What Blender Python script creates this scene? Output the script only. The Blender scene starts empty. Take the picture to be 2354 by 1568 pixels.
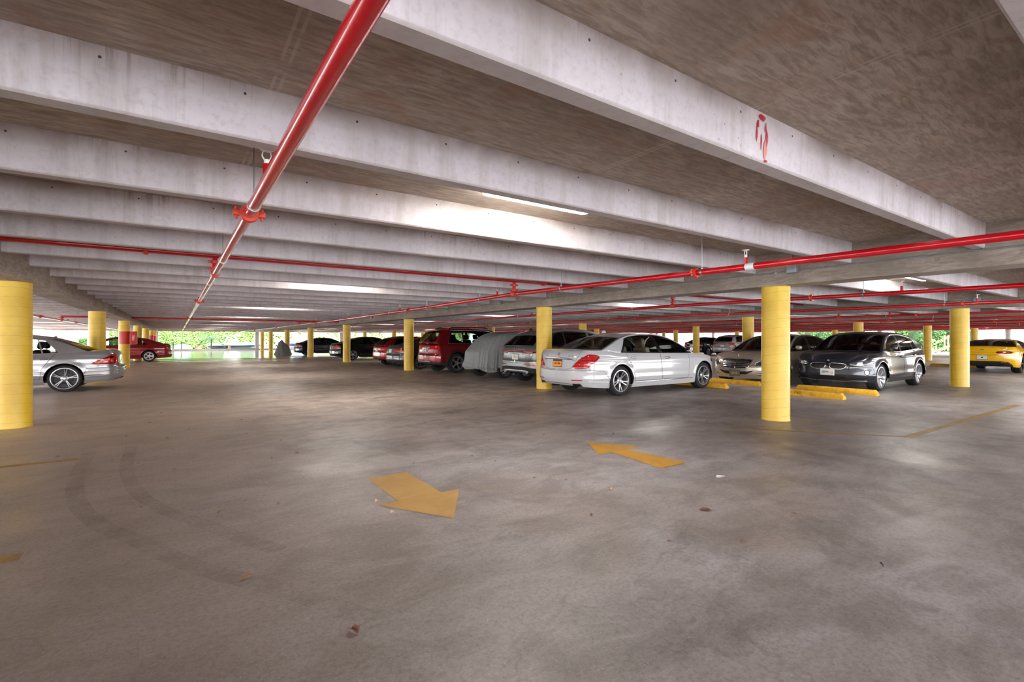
import bpy, bmesh, math, random
import numpy as np
from mathutils import Vector, Matrix, geometry

scene = bpy.context.scene
COL = scene.collection
PI = math.pi

# ------------------------------------------------------------------ camera
# World axes follow the garage: +Y along the girders, +X along the beams, z = 0 is the deck.
FOCAL_PX, EYE, YAW = 1119.0, 1.35, math.radians(34.5)
cam_data = bpy.data.cameras.new('camera')
cam_data.sensor_width = 36.0
cam_data.lens = FOCAL_PX * 36.0 / 2354.0
cam_data.shift_y = 4.0 / 2354.0 * -1.0
cam_data.clip_start, cam_data.clip_end = 0.05, 400
cam = bpy.data.objects.new('camera', cam_data)
COL.objects.link(cam)
cam.location = (0, 0, EYE)
cam.rotation_euler = (PI / 2, 0, -YAW)
scene.camera = cam

# ------------------------------------------------------------------ sky, sun, exposure
world = bpy.data.worlds.new('overcast_sky')
scene.world = world
world.use_nodes = True
wn, wl = world.node_tree.nodes, world.node_tree.links
wn.clear()
w_out = wn.new('ShaderNodeOutputWorld')
w_bg = wn.new('ShaderNodeBackground')
w_bg.inputs['Strength'].default_value = 4.5
w_tc = wn.new('ShaderNodeTexCoord')
w_sep = wn.new('ShaderNodeSeparateXYZ')
w_ramp = wn.new('ShaderNodeValToRGB')
w_ramp.color_ramp.elements[0].position = 0.0
w_ramp.color_ramp.elements[0].color = (1.0, 0.985, 0.97, 1)
w_ramp.color_ramp.elements[1].position = 0.7
w_ramp.color_ramp.elements[1].color = (0.74, 0.86, 1.0, 1)
wl.new(w_tc.outputs['Generated'], w_sep.inputs[0])
wl.new(w_sep.outputs['Z'], w_ramp.inputs[0])
wl.new(w_ramp.outputs[0], w_bg.inputs['Color'])
wl.new(w_bg.outputs[0], w_out.inputs[0])

sun_data = bpy.data.lights.new('sun', 'SUN')
sun_data.energy = 17.0
sun_data.angle = math.radians(3)
sun_data.color = (1.0, 0.975, 0.95)
sun = bpy.data.objects.new('sun', sun_data)
COL.objects.link(sun)
sun.rotation_euler = (math.radians(60), 0, math.radians(-14))

LAMP_STRENGTH = 42.0

vs = scene.view_settings
vs.view_transform = 'Standard'
vs.look = 'None'
vs.exposure = 1.15
vs.gamma = 1.0
vs.use_curve_mapping = False
cy = scene.cycles
cy.use_denoising = True
cy.use_adaptive_sampling = True
cy.adaptive_threshold = 0.03
cy.max_bounces = 9
cy.diffuse_bounces = 6
cy.glossy_bounces = 4
cy.transmission_bounces = 4
cy.transparent_max_bounces = 12
cy.caustics_reflective = False
cy.caustics_refractive = False
cy.sample_clamp_indirect = 10.0

# ------------------------------------------------------------------ materials
def rgb(r, g, b):
    """sRGB 0..255 to a linear tuple"""
    f = lambda c: (c / 255 / 12.92) if c / 255 <= 0.04045 else ((c / 255 + 0.055) / 1.055) ** 2.4
    return (f(r), f(g), f(b), 1.0)

class NT:
    """small node-tree writer"""
    def __init__(self, name):
        self.m = bpy.data.materials.new(name)
        self.m.use_nodes = True
        self.n, self.l = self.m.node_tree.nodes, self.m.node_tree.links
        self.n.clear()
        self.out = self.n.new('ShaderNodeOutputMaterial')
        self.b = self.n.new('ShaderNodeBsdfPrincipled')
        self.l.new(self.b.outputs[0], self.out.inputs[0])
    def node(self, t, **kw):
        nd = self.n.new(t)
        for k, v in kw.items():
            setattr(nd, k, v)
        return nd
    def link(self, a, b):
        self.l.new(a, b)
    def put(self, sock, v):
        if hasattr(v, 'is_linked'):
            self.l.new(v, sock)
        else:
            sock.default_value = v
    def math(self, op, a, b=None, c=None, clamp=False):
        nd = self.node('ShaderNodeMath', operation=op, use_clamp=clamp)
        for i, v in enumerate((a, b, c)):
            if v is not None:
                self.put(nd.inputs[i], v)
        return nd.outputs[0]
    def coord(self, kind='Object', scale=(1, 1, 1)):
        tc = self.node('ShaderNodeTexCoord')
        mp = self.node('ShaderNodeMapping')
        self.l.new(tc.outputs[kind], mp.inputs[0])
        mp.inputs['Scale'].default_value = scale
        return mp.outputs[0]
    def worldpos(self, scale=(1, 1, 1)):
        g = self.node('ShaderNodeNewGeometry')
        mp = self.node('ShaderNodeMapping')
        self.l.new(g.outputs['Position'], mp.inputs[0])
        mp.inputs['Scale'].default_value = scale
        return mp.outputs[0]
    def noise(self, vec, scale, detail=4, rough=0.55, dist=0.0):
        nd = self.node('ShaderNodeTexNoise')
        self.l.new(vec, nd.inputs['Vector'])
        nd.inputs['Scale'].default_value = scale
        nd.inputs['Detail'].default_value = detail
        nd.inputs['Roughness'].default_value = rough
        nd.inputs['Distortion'].default_value = dist
        return nd.outputs['Fac']
    def ramp(self, fac, stops):
        nd = self.node('ShaderNodeValToRGB')
        e = nd.color_ramp.elements
        while len(e) < len(stops):
            e.new(0.5)
        for el, (p, c) in zip(e, stops):
            el.position = p
            el.color = c if len(c) == 4 else (*c, 1)
        self.l.new(fac, nd.inputs[0])
        return nd.outputs[0]
    def mix(self, fac, a, b, mode='MIX'):
        nd = self.node('ShaderNodeMix', data_type='RGBA', blend_type=mode)
        self.put(nd.inputs[0], fac)
        self.put(nd.inputs[6], a)
        self.put(nd.inputs[7], b)
        return nd.outputs[2]
    def bump(self, h, strength=0.2, dist=0.01):
        nd = self.node('ShaderNodeBump')
        nd.inputs['Strength'].default_value = strength
        nd.inputs['Distance'].default_value = dist
        self.l.new(h, nd.inputs['Height'])
        self.l.new(nd.outputs[0], self.b.inputs['Normal'])
    def set(self, **kw):
        for k, v in kw.items():
            self.put(self.b.inputs[k], v)
        return self.m

MATS = {}
def simple(name, color, rough=0.5, metal=0.0, coat=0.0, noise=0.0, nscale=8.0):
    """plain procedural material with a little tonal wear"""
    if name in MATS:
        return MATS[name]
    t = NT(name)
    c = color if len(color) == 4 else (*color, 1)
    if noise:
        f = t.noise(t.coord(), nscale, 5)
        d = tuple(x * (1 - noise) for x in c[:3]) + (1,)
        l = tuple(min(1, x * (1 + noise)) for x in c[:3]) + (1,)
        t.put(t.b.inputs['Base Color'], t.ramp(f, [(0.3, d), (0.7, l)]))
    else:
        t.b.inputs['Base Color'].default_value = c
    t.b.inputs['Roughness'].default_value = rough
    t.b.inputs['Metallic'].default_value = metal
    t.b.inputs['Coat Weight'].default_value = coat
    t.b.inputs['Coat Roughness'].default_value = 0.04
    MATS[name] = t.m
    return t.m

def emission(name, color, strength):
    t = NT(name)
    t.b.inputs['Base Color'].default_value = (0.8, 0.8, 0.8, 1)
    t.b.inputs['Emission Color'].default_value = color
    t.b.inputs['Emission Strength'].default_value = strength
    MATS[name] = t.m
    return t.m

def glass(name, tint, refl=1.5):
    t = NT(name)
    tr = t.node('ShaderNodeBsdfTransparent')
    tr.inputs[0].default_value = (*tint, 1)
    gl = t.node('ShaderNodeBsdfGlossy')
    gl.inputs['Roughness'].default_value = 0.02
    fr = t.node('ShaderNodeFresnel')
    fr.inputs[0].default_value = refl
    mx = t.node('ShaderNodeMixShader')
    t.link(fr.outputs[0], mx.inputs[0])
    t.link(tr.outputs[0], mx.inputs[1])
    t.link(gl.outputs[0], mx.inputs[2])
    t.link(mx.outputs[0], t.out.inputs[0])
    MATS[name] = t.m
    return t.m

# ------------------------------------------------------------------ objects
def props(o, label=None, cat=None, group=None, kind=None):
    if label: o['label'] = label
    if cat: o['category'] = cat
    if group: o['group'] = group
    if kind: o['kind'] = kind
    return o

def thing(name, label, cat, loc=(0, 0, 0), rotz=0.0, group=None):
    o = bpy.data.objects.new(name, None)
    COL.objects.link(o)
    o.empty_display_size = 0.2
    o.location = loc
    o.rotation_euler = (0, 0, rotz)
    return props(o, label, cat, group)

class MB:
    """mesh collector: becomes ONE mesh object"""
    def __init__(self):
        self.v, self.f, self.m, self.n = [], [], [], {}
    def add(self, verts, faces, mi=0, mat=None):
        o = len(self.v)
        if mat is not None:
            verts = [mat @ Vector(p) for p in verts]
        self.v += [tuple(p) for p in verts]
        self.f += [tuple(i + o for i in f) for f in faces]
        self.m += [mi] * len(faces)
        return self
    def box(self, c, s, mi=0, rot=None):
        x, y, z = (k / 2 for k in s)
        vs = [(-x, -y, -z), (x, -y, -z), (x, y, -z), (-x, y, -z), (-x, -y, z), (x, -y, z), (x, y, z), (-x, y, z)]
        fs = [(0, 3, 2, 1), (4, 5, 6, 7), (0, 1, 5, 4), (1, 2, 6, 5), (2, 3, 7, 6), (3, 0, 4, 7)]
        M = Matrix.Translation(c)
        if rot is not None:
            M = M @ rot
        return self.add(vs, fs, mi, M)
    def rbox(self, c, s, r, mi=0, rot=None, seg=3, taper=None):
        """rounded box; taper = (sx, sy) scale of the top"""
        bm = bmesh.new()
        bmesh.ops.create_cube(bm, size=1)
        for v in bm.verts:
            v.co = Vector((v.co.x * s[0], v.co.y * s[1], v.co.z * s[2]))
            if taper and v.co.z > 0:
                v.co.x *= taper[0]; v.co.y *= taper[1]
        bmesh.ops.bevel(bm, geom=bm.edges[:] + bm.verts[:], offset=min(r, min(s) * 0.49), segments=seg, profile=0.5, affect='EDGES')
        M = Matrix.Translation(c)
        if rot is not None:
            M = M @ rot
        bm.verts.index_update()
        self.add([v.co for v in bm.verts], [[v.index for v in f.verts] for f in bm.faces], mi, M)
        bm.free()
        return self
    def tube(self, pts, r, n=12, mi=0, caps=True, radii=None):
        pts = [Vector(p) for p in pts]
        o = len(self.v)
        prev = None
        for i, p in enumerate(pts):
            d = (pts[min(i + 1, len(pts) - 1)] - pts[max(i - 1, 0)]).normalized()
            if prev is None:
                a = Vector((0, 0, 1)) if abs(d.z) < 0.9 else Vector((1, 0, 0))
                u = d.cross(a).normalized()
            else:
                u = (prev - d * prev.dot(d)).normalized()
            prev = u
            w = d.cross(u)
            rr = radii[i] if radii else r
            for k in range(n):
                t = 2 * PI * k / n
                self.v.append(tuple(p + u * (rr * math.cos(t)) + w * (rr * math.sin(t))))
        for i in range(len(pts) - 1):
            for k in range(n):
                a, b = o + i * n + k, o + i * n + (k + 1) % n
                self.f.append((a, b, b + n, a + n)); self.m.append(mi)
        if caps:
            self.f.append(tuple(o + k for k in reversed(range(n)))); self.m.append(mi)
            e = o + (len(pts) - 1) * n
            self.f.append(tuple(e + k for k in range(n))); self.m.append(mi)
        return self
    def lathe(self, prof, n=32, axis='Z', c=(0, 0, 0), mi=0, closed=False, mat=None):
        """prof: (radius, height) pairs"""
        o = len(self.v)
        c = Vector(c)
        for r, h in prof:
            for k in range(n):
                t = 2 * PI * k / n
                x, y = r * math.cos(t), r * math.sin(t)
                p = {'Z': (x, y, h), 'Y': (x, h, y), 'X': (h, x, y)}[axis]
                p = Vector(p)
                if mat is not None:
                    p = mat @ p
                self.v.append(tuple(c + p))
        m = len(prof)
        for i in range(m if closed else m - 1):
            j = (i + 1) % m
            for k in range(n):
                a, b = o + i * n + k, o + i * n + (k + 1) % n
                c2, d = o + j * n + (k + 1) % n, o + j * n + k
                q = (a, b, c2, d) if axis != 'Y' else (a, d, c2, b)
                self.f.append(q); self.m.append(mi)
        return self
    def prism(self, poly, z0, z1, mi=0, mat=None):
        n = len(poly)
        vs = [(x, y, z0) for x, y in poly] + [(x, y, z1) for x, y in poly]
        fs = [tuple(reversed(range(n))), tuple(range(n, 2 * n))] + [(i, (i + 1) % n, n + (i + 1) % n, n + i) for i in range(n)]
        return self.add(vs, fs, mi, mat)
    def text(self, s, size, mat, mi=0, extrude=0.001, align='CENTER', sx=1.0):
        cu = bpy.data.curves.new('lettering', 'FONT')
        cu.body = s; cu.size = size; cu.align_x = align; cu.align_y = 'CENTER'; cu.extrude = extrude
        cu.resolution_u = 2
        ob = bpy.data.objects.new('lettering', cu)
        COL.objects.link(ob)
        dg = bpy.context.evaluated_depsgraph_get()
        me = ob.evaluated_get(dg).to_mesh()
        self.add([Vector((v.co.x * sx, v.co.y, v.co.z)) for v in me.vertices], [tuple(p.vertices) for p in me.polygons], mi, mat)
        ob.evaluated_get(dg).to_mesh_clear()
        bpy.data.objects.remove(ob); bpy.data.curves.remove(cu)
        return self
    def mesh(self, name, mats, smooth=True, angle=35):
        me = bpy.data.meshes.new(name)
        me.from_pydata(self.v, [], self.f)
        for m in (mats if isinstance(mats, (list, tuple)) else [mats]):
            me.materials.append(m)
        me.polygons.foreach_set('material_index', self.m)
        if smooth:
            me.polygons.foreach_set('use_smooth', [True] * len(me.polygons))
            try:
                me.set_sharp_from_angle(angle=math.radians(angle))
            except Exception:
                pass
        me.update()
        return me
    def build(self, name, mats, parent=None, smooth=True, angle=35, loc=None):
        o = bpy.data.objects.new(name, self.mesh(name, mats, smooth, angle))
        COL.objects.link(o)
        if parent is not None:
            o.parent = parent
        if loc is not None:
            o.location = loc
        return o

def struct(name, mb, mats, smooth=False, parent=None):
    o = mb.build(name, mats, parent, smooth)
    if parent is None:
        o['kind'] = 'structure'
    return o

def dup(root, loc=None, rotz=None, label=None, group=None):
    """copy a thing with its parts and sub-parts (mesh data shared)"""
    def rec(o, parent):
        c = o.copy()
        COL.objects.link(c)
        c.parent = parent
        for ch in o.children:
            rec(ch, c)
        return c
    r = rec(root, None)
    if loc is not None: r.location = loc
    if rotz is not None: r.rotation_euler = (0, 0, rotz)
    if label: r['label'] = label
    if group: r['group'] = group
    return r

RNG = random.Random(7)

# ------------------------------------------------------------------ surface materials
def make_floor_mat():
    t = NT('deck_concrete')
    p = t.worldpos()
    big = t.noise(p, 0.45, 6, 0.6, 0.6)
    mid = t.noise(p, 1.7, 9, 0.72, 0.5)
    fine = t.noise(p, 38, 4, 0.7)
    streak = t.noise(t.worldpos((0.35, 1.5, 1)), 1.6, 6, 0.65, 0.8)
    stain = t.noise(t.worldpos((1.0, 0.55, 1)), 0.9, 8, 0.7, 1.0)
    c = t.ramp(big, [(0.30, rgb(144, 132, 124)), (0.5, rgb(168, 163, 166)), (0.70, rgb(194, 192, 198))])
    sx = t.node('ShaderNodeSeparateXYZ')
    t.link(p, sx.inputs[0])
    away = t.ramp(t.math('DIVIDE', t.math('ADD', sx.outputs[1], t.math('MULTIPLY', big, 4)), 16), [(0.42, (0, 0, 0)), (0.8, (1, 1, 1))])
    c = t.mix(away, c, rgb(236, 217, 202))  # concrete colour paled with distance, standing in for light missing deeper in
    smu = t.noise(t.worldpos((0.7, 1.15, 1)), 2.1, 10, 0.74, 0.5)
    c = t.mix(t.math('MULTIPLY', t.ramp(smu, [(0.40, (1, 1, 1)), (0.54, (0, 0, 0))]), 0.55), c, rgb(92, 84, 82))
    c = t.mix(t.math('MULTIPLY', t.ramp(smu, [(0.56, (0, 0, 0)), (0.72, (1, 1, 1))]), 0.35), c, rgb(204, 200, 202))
    c = t.mix(t.math('MULTIPLY', t.ramp(mid, [(0.35, (1, 1, 1)), (0.7, (0, 0, 0))]), 0.5), c, rgb(146, 138, 138))
    c = t.mix(t.math('MULTIPLY', t.ramp(streak, [(0.50, (0, 0, 0)), (0.74, (1, 1, 1))]), 0.5), c, rgb(106, 96, 91))
    c = t.mix(t.math('MULTIPLY', t.ramp(stain, [(0.52, (0, 0, 0)), (0.72, (1, 1, 1))]), 0.6), c, rgb(88, 79, 75))
    # older, browner and oilier concrete along the lane at left; far tone paled for missing light
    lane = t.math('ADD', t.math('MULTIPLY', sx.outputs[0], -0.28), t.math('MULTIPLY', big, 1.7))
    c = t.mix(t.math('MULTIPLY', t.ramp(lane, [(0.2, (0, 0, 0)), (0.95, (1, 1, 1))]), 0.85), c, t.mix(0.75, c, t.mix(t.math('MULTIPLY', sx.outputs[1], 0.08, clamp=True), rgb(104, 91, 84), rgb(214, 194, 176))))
    c = t.mix(t.math('MULTIPLY', t.ramp(fine, [(0.3, (1, 1, 1)), (0.55, (0, 0, 0))]), 0.42), c, rgb(84, 76, 72))
    flk = t.noise(p, 95, 3, 0.8)
    c = t.mix(t.math('MULTIPLY', t.ramp(flk, [(0.58, (0, 0, 0)), (0.72, (1, 1, 1))]), 0.5), c, rgb(214, 208, 204))
    c = t.mix(t.math('MULTIPLY', t.ramp(flk, [(0.26, (1, 1, 1)), (0.40, (0, 0, 0))]), 0.5), c, rgb(62, 56, 54))
    # hairline crack pattern
    vor = t.node('ShaderNodeTexVoronoi', feature='DISTANCE_TO_EDGE')
    wv = t.node('ShaderNodeVectorMath', operation='ADD')
    nz = t.node('ShaderNodeTexNoise'); nz.inputs['Scale'].default_value = 1.5; nz.inputs['Detail'].default_value = 5
    t.link(p, nz.inputs['Vector'])
    t.link(p, wv.inputs[0]); t.link(nz.outputs['Color'], wv.inputs[1])
    t.link(wv.outputs[0], vor.inputs['Vector'])
    vor.inputs['Scale'].default_value = 0.27
    crack = t.ramp(vor.outputs['Distance'], [(0.0, (1, 1, 1)), (0.004, (0, 0, 0))])
    c = t.mix(t.math('MULTIPLY', crack, 0.18), c, rgb(60, 52, 48))
    spk = t.node('ShaderNodeTexVoronoi'); spk.inputs['Scale'].default_value = 9
    t.link(p, spk.inputs['Vector'])
    sp = t.ramp(spk.outputs['Distance'], [(0.02, (1, 1, 1)), (0.05, (0, 0, 0))])
    spr = t.ramp(t.noise(p, 3.1, 2), [(0.5, (0, 0, 0)), (0.6, (1, 1, 1))])
    c = t.mix(t.math('MULTIPLY', t.math('MULTIPLY', sp, spr), 0.7), c, rgb(66, 52, 42))
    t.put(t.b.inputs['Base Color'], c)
    # smoother, polished and damp patches; very smooth wet sheet towards the far open edge
    wet = t.ramp(t.math('ADD', t.math('MULTIPLY', sx.outputs[1], 0.012), t.math('MULTIPLY', t.noise(t.worldpos((0.5, 1.4, 1)), 0.35, 4, 0.6), 0.55)),
                 [(0.62, (0, 0, 0)), (0.78, (1, 1, 1))])
    pol = t.ramp(t.noise(p, 0.8, 4, 0.6, 0.5), [(0.42, (0.52, 0.52, 0.52)), (0.66, (0.34, 0.34, 0.34))])
    r = t.mix(wet, pol, (0.13, 0.13, 0.13, 1))
    t.put(t.b.inputs['Roughness'], r)
    t.b.inputs['Specular IOR Level'].default_value = 0.5
    t.bump(t.math('ADD', fine, t.math('MULTIPLY', mid, 1.5)), 0.10, 0.006)
    return t.m

def make_joist_mat():
    t = NT('pale_cast_concrete')
    p = t.worldpos()
    n1 = t.noise(p, 1.1, 6, 0.6, 0.3)
    run = t.noise(t.worldpos((7.0, 7.0, 0.6)), 1.0, 6, 0.65)
    fine = t.noise(p, 26, 5, 0.7)
    c = t.ramp(n1, [(0.3, rgb(194, 186, 189)), (0.55, rgb(211, 204, 208)), (0.75, rgb(224, 218, 222))])
    sx = t.node('ShaderNodeSeparateXYZ'); t.link(p, sx.inputs[0])
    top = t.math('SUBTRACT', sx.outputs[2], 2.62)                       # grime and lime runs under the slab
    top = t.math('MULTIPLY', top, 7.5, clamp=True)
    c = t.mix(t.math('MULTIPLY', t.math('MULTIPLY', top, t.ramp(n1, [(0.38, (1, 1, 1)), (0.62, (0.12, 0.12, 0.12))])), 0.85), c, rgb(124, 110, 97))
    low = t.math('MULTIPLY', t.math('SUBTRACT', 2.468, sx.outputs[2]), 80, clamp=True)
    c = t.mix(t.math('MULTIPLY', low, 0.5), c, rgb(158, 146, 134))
    drip = t.noise(t.worldpos((9.0, 9.0, 0.25)), 1.3, 7, 0.7)
    wet = t.math('MULTIPLY', t.ramp(drip, [(0.54, (0, 0, 0)), (0.62, (1, 1, 1))]), t.ramp(t.noise(p, 0.55, 3), [(0.5, (0, 0, 0)), (0.62, (1, 1, 1))]))
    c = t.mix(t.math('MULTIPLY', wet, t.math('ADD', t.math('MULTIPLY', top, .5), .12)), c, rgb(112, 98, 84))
    runs = t.math('MULTIPLY', t.ramp(run, [(0.50, (0, 0, 0)), (0.66, (1, 1, 1))]), 0.42)
    c = t.mix(runs, c, rgb(164, 154, 146))
    c = t.mix(t.math('MULTIPLY', t.ramp(fine, [(0.28, (1, 1, 1)), (0.5, (0, 0, 0))]), 0.32), c, rgb(150, 140, 136))
    # pits, and the row of tie holes just under the slab
    pit = t.node('ShaderNodeTexVoronoi'); pit.inputs['Scale'].default_value = 17
    t.link(p, pit.inputs['Vector'])
    pits = t.math('MULTIPLY', t.ramp(pit.outputs['Distance'], [(0.07, (1, 1, 1)), (0.13, (0, 0, 0))]), t.ramp(t.noise(p, 1.3, 3), [(0.52, (0, 0, 0)), (0.66, (1, 1, 1))]))
    c = t.mix(t.math('MULTIPLY', pits, 0.55), c, rgb(92, 84, 80))
    fx = t.math('SUBTRACT', t.math('FRACT', t.math('DIVIDE', sx.outputs[0], 0.61)), 0.5)
    dx = t.math('MULTIPLY', fx, 0.61)
    dz = t.math('SUBTRACT', sx.outputs[2], 2.695)
    dd = t.math('SQRT', t.math('ADD', t.math('MULTIPLY', dx, dx), t.math('MULTIPLY', dz, dz)))
    hole = t.math('LESS_THAN', dd, 0.0072)
    c = t.mix(t.math('MULTIPLY', hole, 0.9), c, rgb(30, 24, 22))
    t.put(t.b.inputs['Base Color'], c)
    t.b.inputs['Roughness'].default_value = 0.85
    t.bump(fine, 0.12, 0.004)
    return t.m

def make_slab_mat():
    t = NT('board_marked_soffit')
    p = t.worldpos()
    n1 = t.noise(p, 0.8, 6, 0.65, 0.5)
    grain = t.noise(t.worldpos((2.2, 13, 1)), 2.2, 7, 0.72, 0.6)
    fine = t.noise(p, 30, 5, 0.7)
    c = t.ramp(n1, [(0.3, rgb(152, 138, 124)), (0.55, rgb(184, 171, 157)), (0.75, rgb(204, 194, 184))])
    c = t.mix(t.math('MULTIPLY', t.ramp(grain, [(0.4, (1, 1, 1)), (0.58, (0, 0, 0))]), 0.75), c, rgb(136, 120, 106))
    c = t.mix(t.math('MULTIPLY', t.ramp(fine, [(0.5, (0, 0, 0)), (0.72, (1, 1, 1))]), 0.35), c, rgb(176, 164, 154))
    red = t.noise(p, 1.9, 5, 0.7, 0.8)
    c = t.mix(t.math('MULTIPLY', t.ramp(red, [(0.54, (0, 0, 0)), (0.66, (1, 1, 1))]), 0.4), c, rgb(164, 124, 104))
    # lime along the form joints that cross the bay
    sx = t.node('ShaderNodeSeparateXYZ'); t.link(p, sx.inputs[0])
    j = t.math('ABSOLUTE', t.math('SUBTRACT', t.math('FRACT', t.math('DIVIDE', t.math('ADD', sx.outputs[0], 0.77), 2.44)), 0.5))
    jl = t.math('MULTIPLY', t.math('LESS_THAN', t.math('ABSOLUTE', t.math('SUBTRACT', j, 0.008)), 0.0035), t.ramp(t.noise(p, 4.5, 4), [(0.34, (0, 0, 0)), (0.5, (1, 1, 1))]))
    c = t.mix(t.math('MULTIPLY', jl, 0.55), c, rgb(196, 184, 172))
    t.put(t.b.inputs['Base Color'], c)
    t.b.inputs['Roughness'].default_value = 0.9
    t.bump(grain, 0.08, 0.004)
    return t.m

def make_girder_mat():
    t = NT('board_marked_girder')
    p = t.worldpos()
    n1 = t.noise(p, 1.0, 6, 0.6, 0.4)
    grain = t.noise(t.worldpos((13, 2.0, 11)), 1.6, 7, 0.75, 1.4)
    c = t.ramp(n1, [(0.3, rgb(150, 138, 126)), (0.5, rgb(176, 164, 152)), (0.72, rgb(196, 186, 176))])
    c = t.mix(t.math('MULTIPLY', t.ramp(grain, [(0.42, (1, 1, 1)), (0.6, (0, 0, 0))]), 0.6), c, rgb(126, 112, 100))
    t.put(t.b.inputs['Base Color'], c)
    t.b.inputs['Roughness'].default_value = 0.9
    t.bump(grain, 0.15, 0.006)
    return t.m

def make_pillar_mat(name, bands):
    t = NT(name)
    p = t.coord('Object')
    sx = t.node('ShaderNodeSeparateXYZ'); t.link(p, sx.inputs[0])
    n1 = t.noise(p, 2.2, 5, 0.6)
    c = t.ramp(n1, [(0.3, rgb(222, 178, 36)), (0.6, rgb(236, 196, 58)), (0.8, rgb(240, 208, 96))])
    ang = t.math('ARCTAN2', sx.outputs[1], sx.outputs[0])
    h = t.math('ADD', sx.outputs[2], t.math('MULTIPLY', t.math('SINE', ang), 0.028))
    h = t.math('ADD', h, t.math('MULTIPLY', t.noise(t.coord('Object', (1, 1, 4)), 3.0, 3), 0.035))
    fr = t.math('ABSOLUTE', t.math('SUBTRACT', t.math('FRACT', t.math('DIVIDE', h, 0.147)), 0.5))
    seam = t.math('LESS_THAN', fr, 0.016)
    c = t.mix(t.math('MULTIPLY', seam, 0.5), c, rgb(150, 112, 18))
    dirt = t.ramp(t.noise(p, 9, 6, 0.75), [(0.62, (0, 0, 0)), (0.74, (1, 1, 1))])
    low = t.math('SUBTRACT', 1.0, t.math('MULTIPLY', sx.outputs[2], 2.2), clamp=True)
    c = t.mix(t.math('MULTIPLY', dirt, t.math('ADD', t.math('MULTIPLY', low, 0.5), 0.18)), c, rgb(96, 82, 60))
    if bands:
        a = t.math('GREATER_THAN', sx.outputs[2], bands[0])
        b = t.math('LESS_THAN', sx.outputs[2], bands[1])
        c = t.mix(t.math('MULTIPLY', a, b), c, rgb(206, 52, 40))
    t.put(t.b.inputs['Base Color'], c)
    t.b.inputs['Roughness'].default_value = 0.34
    t.b.inputs['Specular IOR Level'].default_value = 0.5
    t.bump(t.math('ADD', t.math('MULTIPLY', seam, -1.0), t.math('MULTIPLY', n1, 0.6)), 0.25, 0.004)
    return t.m

M_FLOOR, M_JOIST, M_SLAB, M_GIRDER = make_floor_mat(), make_joist_mat(), make_slab_mat(), make_girder_mat()
M_PILLAR, M_PILLAR_BAND = make_pillar_mat('yellow_pillar_paint', None), make_pillar_mat('yellow_pillar_paint_red_band', (1.13, 1.72))
M_GREYCONC = simple('weathered_grey_concrete', rgb(182, 180, 178), 0.8, noise=0.12, nscale=4)
M_WHITE = simple('white_render', rgb(236, 234, 230), 0.8, noise=0.04, nscale=2)
M_RED = simple('red_pipe_enamel', rgb(196, 8, 26), 0.22, coat=0.4, noise=0.10, nscale=5)
M_COUPLING = simple('orange_red_coupling', rgb(206, 62, 40), 0.4, noise=0.15, nscale=30)
M_STEEL = simple('galvanised_steel', rgb(170, 172, 176), 0.35, 0.9, noise=0.1, nscale=20)
M_CONDUIT = simple('grey_conduit', rgb(150, 154, 160), 0.45, 0.5, noise=0.1, nscale=12)
M_WHITEPAINT = simple('white_plastic', rgb(238, 238, 236), 0.4)
M_LAMP = emission('lamp_diffuser', (1.0, 0.95, 0.87, 1), LAMP_STRENGTH)

# ------------------------------------------------------------------ deck, slab, girders, beams
X0, X1, Y0, Y1 = -13.0, 60.5, -7.0, 68.0
SLAB_Z, BEAM_Z, GIRDER_Z = 2.75, 2.452, 2.228
GIRDERS = [-12.45, -2.08, 8.3, 18.5, 28.8, 39.2, 49.6, 60.0]
ROWS = [-5.3, 4.24, 10.52, 20.0, 29.45, 39.0, 48.5, 58.0, 64.5]

mb = MB().box(((X0 + X1) / 2, (Y0 + Y1) / 2, -0.15), (X1 - X0, Y1 - Y0, 0.3))
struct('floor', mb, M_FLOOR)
M_GROUND = simple('sunlit_yard_paving', rgb(204, 203, 202), 0.9, noise=0.10, nscale=0.6)
mb = MB().box((22, 30, -0.2), (300, 300, 0.3))
struct('ground', mb, M_GROUND)
mb = MB().box(((X0 + X1) / 2, (Y0 + Y1) / 2, SLAB_Z + 0.12), (X1 - X0, Y1 - Y0, 0.24))
struct('ceiling', mb, M_SLAB)
for i, gx in enumerate(GIRDERS):
    mb = MB().box((gx, (Y0 + Y1) / 2, (GIRDER_Z + SLAB_Z) / 2), (0.5, Y1 - Y0 - 0.02, SLAB_Z - GIRDER_Z))
    struct('ceiling_girder', mb, M_GIRDER)
mb = MB().box(((X0 + X1) / 2, Y1 + 0.12, 2.52), (X1 - X0, 0.24, 0.5))
struct('trim_1', mb, M_GIRDER)
mb = MB().box(((X0 + X1) / 2, Y1 - 0.12, 0.11), (X1 - X0, 0.24, 0.22))
struct('trim_2', mb, M_GREYCONC)

def beam_mesh(length):
    b, t2 = 0.062, 0.072
    h = SLAB_Z - BEAM_Z
    c = 0.012
    prof = [(-b + c, 0), (b - c, 0), (b, c), (t2, h), (-t2, h), (-b, c)]
    M = Matrix(((0, 0, 1, 0), (1, 0, 0, 0), (0, 1, 0, 0), (0, 0, 0, 1)))   # profile in YZ, swept along X
    return MB().prism(prof, 0, length, 0, M)
BEAM_Y = [1.675 + 1.417 * k for k in range(-6, 47)]
for gi in range(len(GIRDERS) - 1):
    a, b = GIRDERS[gi] + 0.25, GIRDERS[gi + 1] - 0.25
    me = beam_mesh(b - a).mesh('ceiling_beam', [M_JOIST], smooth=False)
    for y in BEAM_Y:
        if y > Y1 - 0.1:
            continue
        o = bpy.data.objects.new('ceiling_beam', me)
        COL.objects.link(o)
        o.location = (a, y + (.10 if abs(y - .258) < .01 else 0), BEAM_Z)
        o['kind'] = 'structure'

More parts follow.
